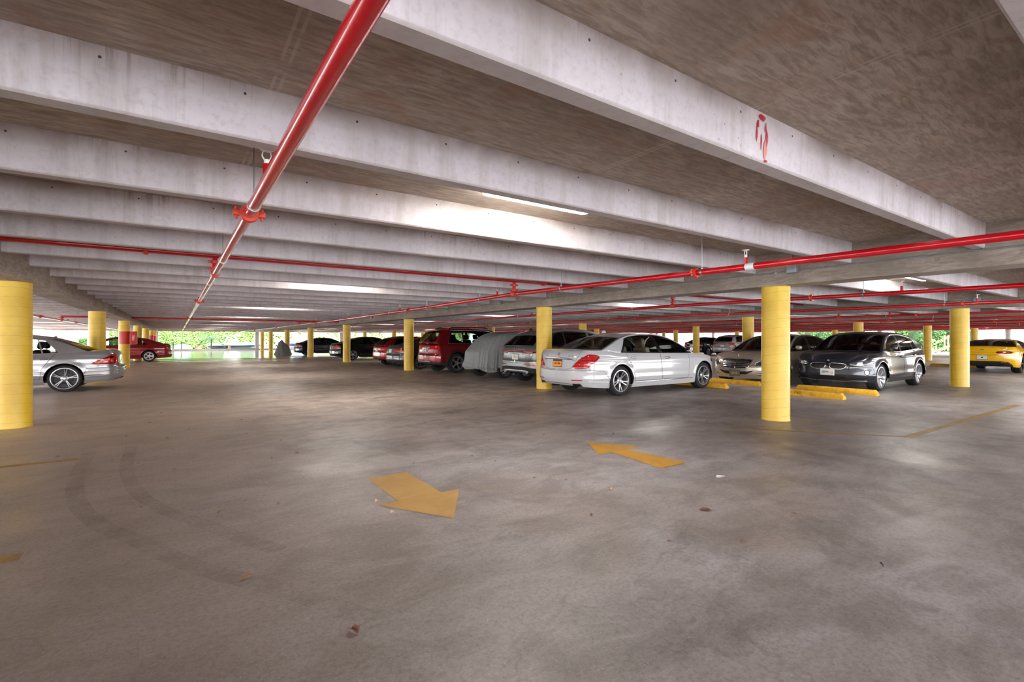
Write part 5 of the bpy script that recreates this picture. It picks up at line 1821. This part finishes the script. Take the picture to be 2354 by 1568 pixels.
wheel_stop(12.40, 8.56, 'short visible yellow wheel stop at the front wheel of the white sedan')
wheel_stop(13.86, 8.42, 'yellow wheel stop under the nose of the beige sedan')
wheel_stop(12.28, 5.67, 'yellow wheel stop stencilled 150 beside the big pillar', '150')
wheel_stop(13.74, 5.53, 'yellow wheel stop in front of the dark grey crossover')
wheel_stop(31.4, 7.4, 'distant yellow wheel stop between the grey crossover and the tall pillar')

# ------------------------------------------------------------------ extinguisher box
root = thing('extinguisher_cabinet', 'red fire extinguisher box fixed to the yellow pillar with the red band', 'fire extinguisher box', (-1.72, 29.33, 0))
M_BOXRED = simple('red_box_paint', rgb(206, 40, 40), 0.4)
MB().rbox((0, 0, 1.42), (.27, .22, .62), .015).build('cabinet', M_BOXRED, root)
MB().box((-.13, .06, 1.42), (.04, .10, .40)).build('bracket', M_STEEL, root, False)
MB().rbox((0, -.112, 1.42), (.225, .012, .57), .006).build('door', M_BOXRED, root)
M = Matrix(((0, -1, 0, 0), (0, 0, -1, -.1195), (1, 0, 0, 1.42), (0, 0, 0, 1)))
MB().text('FIRE', .14, M, 0, .0006).build('lettering', M_WHITEPAINT, root)

# ------------------------------------------------------------------ paint on the floor
def worn_paint(name, color, cover, rough=0.6, most=1.0):
    t = NT(name)
    p = t.worldpos()
    n1 = t.noise(p, 2.6, 7, 0.72, 0.6)
    n2 = t.noise(p, 34, 4, 0.7)
    d = tuple(x * .72 for x in color[:3]) + (1,)
    t.put(t.b.inputs['Base Color'], t.ramp(n1, [(0.3, d), (0.65, color)]))
    t.b.inputs['Roughness'].default_value = rough
    tr = t.node('ShaderNodeBsdfTransparent')
    mx = t.node('ShaderNodeMixShader')
    f = t.math('ADD', t.math('MULTIPLY', n1, 1.3), t.math('MULTIPLY', n2, .9))
    lo, hi = (1.35 - cover * .9, 1.35 - cover * .9 + .35) if cover < .9 else (.25, .62)
    t.link(t.ramp(t.math('MULTIPLY', f, .5), [(lo * .5, (0, 0, 0)), (hi * .5, (most, most, most))]), mx.inputs[0])
    t.link(tr.outputs[0], mx.inputs[1]); t.link(t.b.outputs[0], mx.inputs[2])
    t.link(mx.outputs[0], t.out.inputs[0])
    return t.m
M_ARROW = worn_paint('arrow_yellow', rgb(196, 156, 92), 1.0, most=.9)
M_ARROW2 = worn_paint('arrow_orange_yellow', rgb(210, 158, 64), 1.0, most=.95)
M_LINE = worn_paint('stall_line_faded', rgb(196, 160, 88), .75, most=.7)
def decal(name, polys, mat, z=.0025):
    b = MB()
    for p in polys:
        b.add([(x, y, z) for x, y in p], [tuple(range(len(p)))])
    return b.build(name, mat, None, False)
def arrow(cx, tip, tail, half_s, half_h, neck, mat, label, shear=0.0):
    s = 1 if tip > tail else -1
    p = [(cx - half_s, tail), (cx + half_s, tail), (cx + half_s, neck), (cx + half_h, neck), (cx, tip), (cx - half_h, neck), (cx - half_s, neck)]
    if s > 0:
        p = p[::1]
    o = decal('floor_arrow', [p], mat)
    props(o, label, 'floor marking', 'painted direction arrows', 'thing')
arrow(1.715, 3.27, 4.68, .20, .375, 3.88, M_ARROW, 'painted yellow arrow pointing towards the viewer on the floor')
o = decal('floor_arrow', [[(4.16, 3.31), (4.61, 3.30), (4.53, 4.10), (4.79, 4.12), (4.43, 4.70), (4.05, 4.10), (4.28, 4.13)]], M_ARROW2)
props(o, 'painted orange yellow arrow pointing away on the floor', 'floor marking', 'painted direction arrows', 'thing')
def line(p, q, w, label, mat=M_LINE):
    p, q = Vector((*p, 0)), Vector((*q, 0))
    d = (q - p).normalized(); n = Vector((-d.y, d.x, 0)) * w / 2
    o = decal('stall_line', [[(v.x, v.y) for v in (p - n, q - n, q + n, p + n)]], mat, .002)
    props(o, label, 'floor marking', 'faded stall lines', 'thing')
line((8.30, 2.44), (14.2, 2.36), .11, 'faded yellow stall line running off to the right below the crossover')
line((6.95, 4.22), (8.30, 2.46), .09, 'faint slanting yellow line by the foot of the big pillar')
line((-6.0, 7.29), (-.92, 7.29), .11, 'worn yellow stall line before the largest left pillar')
line((-5.0, 4.22), (-.80, 4.22), .13, 'faded yellow stall line end at the left picture edge')
M_SKID = worn_paint('old_tyre_mark', rgb(112, 100, 92), .5, .7, most=.15)
def skid(pts, w, label):
    p = smooth_poly(pts, 2, False)
    a, b2 = [], []
    for i, q in enumerate(p):
        u = Vector(p[max(i - 1, 0)]); v = Vector(p[min(i + 1, len(p) - 1)])
        d = (v - u).normalized(); n = Vector((-d.y, d.x)) * w / 2
        a.append((q[0] + n.x, q[1] + n.y)); b2.append((q[0] - n.x, q[1] - n.y))
    o = decal('tyre_mark', [[a[i], a[i + 1], b2[i + 1], b2[i]] for i in range(len(p) - 1)], M_SKID, .0012)
    props(o, label, 'tyre mark', 'old tyre marks', 'thing')
SKID_A = [(-.86, 7.7), (-.84, 6.75), (-.79, 6.0), (-.66, 5.21), (-.45, 4.55), (-.21, 4.10), (-.06, 3.74), (.16, 3.30), (.42, 2.95), (.62, 2.6), (.78, 2.3)]
skid(SKID_A, .13, 'outer curved tyre mark sweeping across the brown floor at the left')
skid([(x + .38, y + .10) for x, y in SKID_A[:8]], .12, 'inner curved tyre mark beside the outer one at the left')

# ------------------------------------------------------------------ paint on the beam
M_SPRAY = worn_paint('red_spray', rgb(208, 34, 52), .62)
M_SPRAYPALE = worn_paint('pale_red_run', rgb(236, 158, 138), .8)
YF = 1.675 - .0655
def face_poly(pts, y=YF):
    return [(x, y - .0015 - .010 * (z - BEAM_Z) / .3, z) for x, z in pts]
b = MB()
cx, cz = 2.975, 2.615
def blob(cx, cz, rx, rz, ph=0, n=18):
    return [(cx + rx * (1 + .16 * math.sin(3 * t + ph)) * math.cos(t), cz + rz * (1 + .12 * math.sin(4 * t + ph)) * math.sin(t)) for t in np.linspace(0, 2 * PI, n, endpoint=False)]
for pts, mi in ((blob(2.975, 2.715, .036, .020), 0), (blob(3.032, 2.600, .014, .052, 1), 0), (blob(2.918, 2.615, .008, .055, 2), 0), (blob(2.93, 2.67, .011, .025, 4), 0),
                (blob(3.018, 2.665, .010, .03, 3), 0), (blob(3.018, 2.53, .020, .055, 2), 1), (blob(2.972, 2.57, .006, .05, 1), 0), (blob(3.03, 2.462, .016, .008, 1), 0)):
    b.add(face_poly(pts), [tuple(range(len(pts)))], mi)
o = b.build('spray_paint_mark', [M_SPRAY, M_SPRAYPALE], None, False)
props(o, 'smeared red spray paint ring with drips on the near beam', 'paint mark', None, 'thing')

# ------------------------------------------------------------------ leaves and litter
M_LEAF = simple('dry_leaf', rgb(138, 104, 78), 0.7, noise=0.25, nscale=30)
M_LEAFRED = simple('red_brown_leaf', rgb(126, 82, 66), 0.6, noise=0.25, nscale=30)
M_LEAFPALE = simple('pale_husk', rgb(206, 172, 138), 0.7, noise=0.2, nscale=30)
M_PAPER = simple('paper_scrap', rgb(226, 222, 216), 0.8)
def leaf_mesh(l, w, curl, mat, lobes=0):
    vs, fs = [], []
    n = 9
    for i in range(n):
        u = i / (n - 1)
        x = (u - .5) * l
        hw = w / 2 * math.sin(PI * u) ** .8 * (1 + lobes * .3 * math.sin(9 * u))
        z = .004 + curl * (math.cos(2.2 * (u - .5)) - .45) * .5
        for k in (-1, -.5, 0, .5, 1):
            vs.append((x, k * hw, max(z + curl * .8 * k * k * (hw / (w / 2 + 1e-6)), .001)))
    for i in range(n - 1):
        for k in range(4):
            a = i * 5 + k
            fs.append((a, a + 1, a + 6, a + 5))
    b = MB().add(vs, fs)
    b.tube([(l / 2 - .004, 0, .004), (l / 2 + l * .28, .004, .006)], .0012, 5)
    return b.mesh('dry_leaf', [mat])
LM = {'a': leaf_mesh(.075, .022, .018, M_LEAF), 'b': leaf_mesh(.06, .045, .025, M_LEAFRED, 1), 'c': leaf_mesh(.045, .03, .02, M_LEAFPALE), 'd': leaf_mesh(.10, .05, .012, M_LEAFRED), 'e': leaf_mesh(.03, .014, .01, M_LEAF)}
def leaf(x, y, k, rot, label, s=1.0, group=None):
    o = bpy.data.objects.new('dry_leaf', LM[k]); COL.objects.link(o)
    o.location = (x, y, 0.001); o.rotation_euler = (0, 0, rot); o.scale = (s, s, s)
    props(o, label, 'leaf', group, 'thing')
leaf(.32, 3.10, 'a', .3, 'long curled brown leaf alone on the dark floor at the lower left', 1.1)
leaf(.67, 2.26, 'b', 1.9, 'crumpled reddish leaf nearest the bottom of the picture', 1.0)
leaf(1.36, 3.95, 'c', .6, 'pale husk lying at the left barb of the near arrow', 1.1)
leaf(1.37, 3.63, 'c', .2, 'small tan husk just below the near arrow', .9)
leaf(3.43, 2.30, 'd', -.7, 'red brown leaf lying flat right of the arrows', 1.0)
leaf(3.19, 3.09, 'c', 1.2, 'round tan husk between the two arrows', 1.0)
leaf(2.61, 2.72, 'b', .4, 'small dark red leaf right of the near arrow tip', .6)
leaf(3.92, 1.86, 'a', 2.2, 'small brown curled leaf farthest right in the mid floor', .6)
leaf(3.10, 1.80, 'a', -.4, 'slim tan leaf below the flat red brown leaf', .7)
leaf(.27, 4.40, 'a', .8, 'little yellowish leaf in the left mid floor', .8)
b = MB().tube([(0, 0, .008), (.03, .01, .014), (.05, .03, .02), (.048, .045, .03)], .006, 8, radii=[.002, .005, .008, .006])
o = b.build('twig', simple('dark_twig', rgb(48, 36, 34), 0.7), None, loc=(3.44, 1.13, 0))
o.scale = (.55, .55, .55)
props(o, 'tiny dark twig on the pale floor at the lower right', 'twig', None, 'thing')
b = MB().add([(-.05, -.02, .004), (.05, -.025, .008), (.045, .025, .004), (.0, .035, .012), (-.045, .02, .003)], [(0, 1, 2, 3, 4)])
b.add([(-.05, -.02, .001), (.05, -.025, .001), (.045, .025, .001), (.0, .035, .001), (-.045, .02, .001)], [(4, 3, 2, 1, 0)])
o = b.build('paper_scrap', M_PAPER, None, False, loc=(4.39, 2.78, 0))
props(o, 'white paper scrap lying right of the far arrow', 'litter', None, 'thing')
rr = random.Random(11)
SM = [(2.85, 3.77), (3.06, 3.54), (.68, 4.36), (2.79, 4.87), (4.24, 5.38), (2.88, 4.52), (-.11, 8.12), (-.6, 7.0), (2.69, 2.07)]
for k in range(46):
    X, Y = rr.uniform(-1.5, 11), rr.uniform(4.5, 11)
    if X < 7.3 or Y < 7:
        SM.append((X, Y))
for x, y in SM:
    leaf(x, y, 'e', rr.uniform(0, 6.28), 'tiny dry brown leaf fragment scattered on the concrete floor', rr.uniform(.7, 1.3), 'leaf fragments on the floor')

for k in range(60):
    X, Y = rr.uniform(.2, 7.5), rr.uniform(1.2, 6.5)
    if Y > .3 * X:
        leaf(X, Y, 'c', rr.uniform(0, 6.28), 'tiny pale crumb of litter scattered on the concrete floor', rr.uniform(.12, .3), 'pale crumbs on the floor')

# ------------------------------------------------------------------ outside the open edges
def leaf_mat(name, a, b):
    t = NT(name)
    f = t.noise(t.worldpos(), 3.0, 4)
    g = t.noise(t.worldpos(), 40.0, 2)
    t.put(t.b.inputs['Base Color'], t.mix(t.ramp(g, [(0.35, (0, 0, 0)), (0.65, (1, 1, 1))]), t.ramp(f, [(0.3, a), (0.7, b)]), b))
    t.b.inputs['Roughness'].default_value = 0.5
    return t.m
M_HEDGE = leaf_mat('hedge_leaf', rgb(40, 76, 24), rgb(86, 120, 44))
M_HEDGEDK = leaf_mat('dark_hedge_leaf', rgb(24, 56, 20), rgb(60, 98, 34))
M_TREEPALE = leaf_mat('pale_tree_leaf', rgb(96, 122, 60), rgb(140, 156, 92))
M_BARK = simple('bark', rgb(70, 54, 42), 0.9, noise=0.3, nscale=20)
M_TERRA = simple('terracotta', rgb(112, 64, 44), 0.8)
M_WOOD = simple('weathered_timber', rgb(150, 118, 92), 0.8, noise=0.2, nscale=10)
M_POSTDK = simple('dark_post', rgb(28, 26, 26), 0.6)
M_HULL = simple('white_gelcoat', rgb(214, 216, 216), 0.2, coat=.5)
M_HULLBLUE = simple('blue_hull', rgb(36, 52, 108), 0.25, coat=.5)
M_HULLGREY = simple('grey_green_hull', rgb(74, 92, 96), 0.3)
M_CANVAS = simple('blue_canvas', rgb(58, 70, 128), 0.8, noise=.1, nscale=5)
M_ALU = simple('white_aluminium', rgb(224, 226, 228), 0.3, 0.3)
def foliage(n, fn, size, rng, mi=0, b=None):
    """leaf blades spread over a volume; fn(rng) returns a point and an outward direction"""
    b = b or MB()
    for _ in range(n):
        p, d = fn(rng)
        p, d = Vector(p), Vector(d).normalized()
        s = size * rng.uniform(.6, 1.3)
        u = Vector((rng.gauss(0, 1), rng.gauss(0, 1), rng.gauss(0, .6)))
        u = (u - d * u.dot(d) * .7).normalized()
        w = d.cross(u).normalized()
        b.add([p - u * s, p + w * s * .42 + d * s * .15, p + u * s, p - w * s * .42 + d * s * .15], [(0, 1, 2, 3)], mi)
    return b
def hedge(name, label, cat, x0, x1, y0, y1, h, mat, n, size, seed, face=(0, -1)):
    rng = random.Random(seed)
    root = thing(name, label, cat, ((x0 + x1) / 2, (y0 + y1) / 2, -.05))
    cx, cy2 = (x0 + x1) / 2, (y0 + y1) / 2
    hx, hy = (x1 - x0) / 2, (y1 - y0) / 2
    ph = [rng.uniform(0, 6.28) for _ in range(6)]
    def surf(a, z):
        return .25 * math.sin(1.7 * a + ph[0]) + .18 * math.sin(3.9 * a + 2 * z + ph[1]) + .15 * math.sin(2.6 * z + ph[2] + a)
    def fn(r):
        z = h * (1 - r.random() ** 1.2 * .98)
        k = r.random()
        if k < .28:
            e = r.choice((-1, 1))
            if abs(face[1]):
                return (e * (hx - abs(r.gauss(0, .15))), r.uniform(-hy, hy), z), (e, r.gauss(0, .5), .4)
            return (r.uniform(-hx, hx), e * (hy - abs(r.gauss(0, .15))), z), (r.gauss(0, .5), e, .4)
        if abs(face[1]):
            a = r.uniform(-hx, hx)
            y = face[1] * (hy + surf(a, z) - abs(r.gauss(0, .18)) - .35 * (z / h) ** 4)
            return (a, y, z), (r.gauss(0, .4), face[1], r.gauss(.5, .4))
        a = r.uniform(-hy, hy)
        x = face[0] * (hx + surf(a, z) - abs(r.gauss(0, .18)) - .35 * (z / h) ** 4)
        return (x, a, z), (face[0], r.gauss(0, .4), r.gauss(.5, .4))
    foliage(n, fn, size, rng).build('foliage', mat, root, False)
    core = MB().rbox((0, 0, h * .47), ((2 * hx - .9, max(2 * hy * .5, .2)) if abs(face[1]) else (max(2 * hx * .5, .2), 2 * hy - .9)) + (h * .9,), .3)
    core.build('inner_branches', simple('hedge_shade', rgb(44, 64, 28), 0.9), root)
    return root
hedge('hedge', 'bright green hedge filling the far opening behind the white boat', 'hedge', -7, 9.5, 78, 80, 3.6, M_HEDGE, 16000, .115, 1)
hedge('hedge', 'pale leafy tree line behind the boats right of the square post', 'hedge', 12, 52, 92, 94, 4.2, M_TREEPALE, 14000, .22, 2)
hedge('hedge', 'trimmed green hedge between the beige sedan and the grey crossover', 'hedge', 65, 66.5, 23.5, 30.5, 3.2, M_HEDGEDK, 9000, .12, 3, (-1, 0))
hedge('hedge', 'dark green bushy hedge right of the grey crossover behind the wooden steps', 'hedge', 66.5, 68, 14.2, 20.8, 3.4, M_HEDGEDK, 9000, .12, 4, (-1, 0))
hedge('hedge', 'low green shrub between the pale columns at the far left', 'hedge', -10.6, -8.4, 80, 81, 1.6, M_HEDGE, 900, .13, 5)

# white buildings beyond
def wall_box(name, c, s, mat, kind='structure'):
    o = MB().box(c, s).build(name, mat, None, False)
    o['kind'] = kind
    return o
wall_box('wall_left', (-24, 90, 4), (34, .4, 9), M_WHITE)
wall_box('wall_right', (82, 8, 4), (.4, 36, 9), M_WHITE)
wall_box('wall_back', (86, 62, 4), (.4, 40, 9), M_WHITE)
for k in range(5):
    o = wall_box('window_%d' % (k + 1), (85.75, 48 + 5 * k, 1.6), (.1, 1.6, 1.6), simple('far_window', rgb(120, 140, 150), 0.1))
for x, y, lab in ((-12.5, 78, 'thick round white column outside the far opening, left of the shrub'), (-10.35, 77.5, 'thick round white column outside the far opening, right of the shrub'),
                  (-8.7, 79, 'thick round white column nearest the second yellow pillar in the far opening'), (66.2, 11.9, 'thick round white column outside above the yellow coupe')):
    o = MB().lathe([(0, 0), (.46, 0), (.46, 5), (0, 5)], 32).build('white_column', M_WHITE, None, loc=(x, y, -.05))
    props(o, lab, 'column', None, 'thing')

# boats
def boat(label, loc, rotz, L, beam, sheer, keel, hull_m, band_m, ttop):
    root = thing('boat', label, 'boat', loc, rotz)
    n, m = 24, 9
    vs, fs, ms = [], [], []
    for i in range(n + 1):
        u = i / n
        x = (u - .5) * L
        w = beam / 2 * (1 - max(0, (u - .45) / .55) ** 2.2)
        zs = sheer + .28 * u ** 2
        zk = keel + .5 * (sheer - keel) * max(0, (u - .6) / .4) ** 2.2
        for k in range(m):
            t = k / (m - 1)
            a = abs(2 * t - 1)
            y = (2 * t - 1) * w * (.35 + .65 * a ** .5 if a > 0 else 0)
            z = zk + (zs - zk) * a ** 2.2
            vs.append((x, y, z))
    for i in range(n):
        for k in range(m - 1):
            p = i * m + k
            fs.append((p, p + 1, p + m + 1, p + m))
            ms.append(1 if k in (1, 6) or k in (2, 5) else 0)
    fs.append(tuple(range(m))); ms.append(0)
    b = MB(); b.v, b.f, b.m = vs, fs, ms
    b.build('hull', [hull_m, band_m], root)
    d = MB()
    dv = []
    for i in range(n + 1):
        dv += [vs[i * m], vs[i * m + m - 1]]
    d.add([(x, y * .98, z - .04) for x, y, z in dv], [(2 * i, 2 * i + 1, 2 * i + 3, 2 * i + 2) for i in range(n)])
    d.build('deck', M_HULL, root, False)
    r = MB().tube([vs[i * m] for i in range(n + 1)], .035, 8)
    r.build('rub_rail', M_HULL, root)
    r = MB().tube([vs[i * m + m - 1] for i in range(n + 1)], .035, 8)
    r.build('rub_rail', M_HULL, root)
    t = MB()
    for sx in (-.3, .22):
        t.box((sx * L, 0, keel * .5 + .1), (.12, beam * .8, .1))
    for sg in (-1, 1):
        t.box((-.05 * L, sg * beam * .25, keel * .5 + .1), (.75 * L, .1, .1))
        t.lathe([(.0, -.08), (.28, -.08), (.28, .08), (0, .08)], 18, 'Y', c=(-.16 * L, sg * beam * .42, .28))
    t.build('trailer', M_POSTDK, root)
    c = MB().rbox((-.08 * L, 0, sheer + .25), (.9, .8, .7), .1)
    c.build('console', M_HULL, root)
    if ttop:
        f = MB()
        for sg in (-1, 1):
            for x0, x1 in ((-.22 * L, -.16 * L), (.04 * L, -.04 * L)):
                f.tube([(x0, sg * .6, sheer), (x1, sg * .62, sheer + .95)], .03, 8)
        f.tube([(.04 * L, .6, sheer), (-.16 * L, .62, sheer + .95)], .022, 6)
        fr = f.build('top_frame', M_ALU, root)
        MB().rbox((-.10 * L, 0, sheer + .98), (1.9, 1.7, .09), .04).build('hard_top', M_HULL, root)
        MB().rbox((.0 * L, 0, sheer + 1.14), (.55, .55, .26), .1).build('radome', M_HULL, root)
        ws = MB().add([(.06 * L, -.55, sheer + .3), (.06 * L, .55, sheer + .3), (-.02 * L, .5, sheer + .85), (-.02 * L, -.5, sheer + .85)], [(0, 1, 2, 3)])
        ws.build('windshield', M_GLASS_CLEAR, root, False)
    return root
boat('white boat with a hard top and grey hull band behind the far edge', (6.4, 72.2, -.05), 0, 6.6, 2.1, .82, .30, M_HULL, M_HULLGREY, True)
bt = boat('blue hulled boat with a white rail beyond the far right pillars', (15.0, 72.4, -.05), PI, 7.6, 2.3, 1.05, .35, M_HULL, M_HULLBLUE, False)
b = MB()
n = 14
vs, fs = [], []
for i in range(n + 1):
    u = i / n
    for k in range(9):
        t = k / 8
        vs.append(((u - .5) * 3.4, (t - .5) * 2.2 * math.sin(PI * (.12 + .76 * u)) ** .5, .02 + .75 * math.sin(PI * t) ** .7 * math.sin(PI * (.06 + .88 * u)) ** .8))
for i in range(n):
    for k in range(8):
        a = i * 9 + k
        fs.append((a, a + 1, a + 10, a + 9))
o = MB().add(vs, fs).build('boat_cover', M_CANVAS, None, loc=(14.2, 72.4, 1.05))
props(o, 'blue canvas cover humped over the blue hulled boat', 'boat cover', None, 'thing')
o = MB().lathe([(.0, .78), (.35, .74), (.7, .55), (.9, .25), (.95, 0)], 24, mat=Matrix.Diagonal((1.2, .8, 1, 1))).build('dinghy_cover', simple('pale_blue_tarp', rgb(150, 170, 200), 0.6), None, loc=(.5, 73.2, -.05))
props(o, 'small pale blue covered mound behind the two dark posts', 'covered dinghy', None, 'thing')

# palm, potted shrubs, posts
def palm(label, loc, h, n, l, seed):
    rng = random.Random(seed)
    root = thing('palm_tree', label, 'palm tree', loc)
    MB().tube([(0, 0, 0), (.02, 0, h * .5), (.05, .0, h)], .08, 10, radii=[.1, .075, .085]).build('trunk', M_BARK, root)
    for k in range(n):
        a = 2 * PI * k / n + rng.uniform(-.2, .2)
        el = rng.uniform(.1, 1.0)
        b = MB()
        for i in range(9):
            for sg in (-1, 1):
                u = (i + .5) / 9
                P = lambda q: Vector((math.cos(a) * l * q, math.sin(a) * l * q, h + l * (el * q - .95 * q * q)))
                p = P(u)
                side = Vector((-math.sin(a), math.cos(a), 0)) * sg
                tip = p + side * l * .22 * math.sin(PI * (.15 + .8 * u)) + Vector((math.cos(a), math.sin(a), -.6)) * l * .10
                q = P(u + .06)
                b.add([p, q, tip], [(0, 1, 2)])
        b.tube([P(q) for q in (0, .25, .5, .75, 1)], .012, 5)
        b.build('frond', M_HEDGEDK, root, False)
    return root
palm('small dark palm tree in front of the white boat', (3.4, 70.2, -.05), 1.55, 13, 1.5, 4)
def potted(label, x, y, s, seed, pot=M_TERRA):
    rng = random.Random(seed)
    root = thing('potted_shrub', label, 'potted plant', (x, y, -.05))
    MB().lathe([(0, 0), (.26 * s, 0), (.36 * s, .5 * s), (.38 * s, .55 * s), (.33 * s, .55 * s), (.3 * s, .48 * s), (0, .48 * s)], 20).build('pot', pot, root)
    def fn(r):
        d = Vector((r.gauss(0, 1), r.gauss(0, 1), r.gauss(.3, .8))).normalized()
        return d * .62 * s * r.uniform(.5, 1) + Vector((0, 0, 1.05 * s)), d
    foliage(420, fn, .16 * s, rng).build('foliage', M_HEDGE, root, False)
potted('potted green shrub left of the small palm, nearer the palm', 2.35, 74.6, 1.05, 5)
potted('potted green shrub left of the small palm, nearer the dark posts', 0.4, 75.6, 1.1, 6)
for x, lab in ((-.42, 'slim black post just beyond the tail of the dark red sedan'), (.36, 'slim black post before the pale blue covered mound'),):
    o = MB().lathe([(0, 0), (.06, 0), (.06, 1.0), (.04, 1.05), (0, 1.06)], 14).build('bollard', M_POSTDK, None, loc=(x, 69.2, -.05))
    props(o, lab, 'bollard', 'black posts by the far edge', 'thing')
o = MB().rbox((0, 0, .35), (.28, .28, .7), .02).build('timber_post', M_WOOD, None, loc=(5.3, 69.6, -.05))
props(o, 'short brown timber post in front of the white boat hull', 'post', None, 'thing')
# bundle under a grey sheet at the sixth pillar
vs, fs = [], []
for j in range(11):
    v = j / 10
    for i in range(40):
        t = 2 * PI * i / 40
        r = (.62 - .30 * v ** .8 - .22 * v ** 6) * (1 + .06 * math.sin(7 * t + 4 * v) + .04 * math.sin(13 * t))
        vs.append((r * math.cos(t) * 1.15, r * math.sin(t) * .8, 1.18 * v * (1 - .12 * math.cos(t))))
for j in range(10):
    for i in range(40):
        a, c2 = j * 40 + i, j * 40 + (i + 1) % 40
        fs.append((a, c2, c2 + 40, a + 40))
fs.append(tuple(range(400, 440)))
o = MB().add(vs, fs).build('covered_bundle', simple('grey_sheet', rgb(120, 120, 118), 0.8, noise=.15, nscale=8), None, loc=(7.7, 46.9, 0))
props(o, 'grey sheeted bundle at the foot of the sixth pillar near the blue sedan', 'covered bundle', None, 'thing')

# wooden steps and planter past the right edge
root = thing('wooden_stairs', 'wooden outdoor stairs with slanting rails before the dark green hedge', 'stairs', (63.5, 16.3, -.05))
for k in range(6):
    MB().box((0, -.3 * k, .18 * (k + 1)), (1.1, .3, .05)).build('tread', M_WOOD, root, False)
for sx in (-.55, .55):
    MB().tube([(sx, .3, .9), (sx, -1.9, 2.2)], .05, 6).build('handrail', M_WOOD, root, False)
    for k in range(3):
        MB().box((sx, .2 - .95 * k, .55 + .5 * k), (.09, .09, 1.1 + 0.4 * k)).build('post', M_WOOD, root, False)
    MB().tube([(sx, .3, .05), (sx, -1.9, 1.15)], .09, 4).build('stringer', M_WOOD, root, False)
potted('leafy plant in a square timber tub below the wooden stairs', 61.8, 16.4, .9, 9, M_WOOD)
o = MB()
for sg in (-1, 1):
    o.tube([(0, sg * .6, 0), (0, 0, 2.1)], .05, 8)
o.tube([(0, -.3, 1.05), (0, .3, 1.05)], .04, 8)
o = o.build('boat_stand', M_ALU, None, loc=(66, 36.5, -.05))
props(o, 'white A shaped frame outside beyond the white sedan roof', 'frame', None, 'thing')
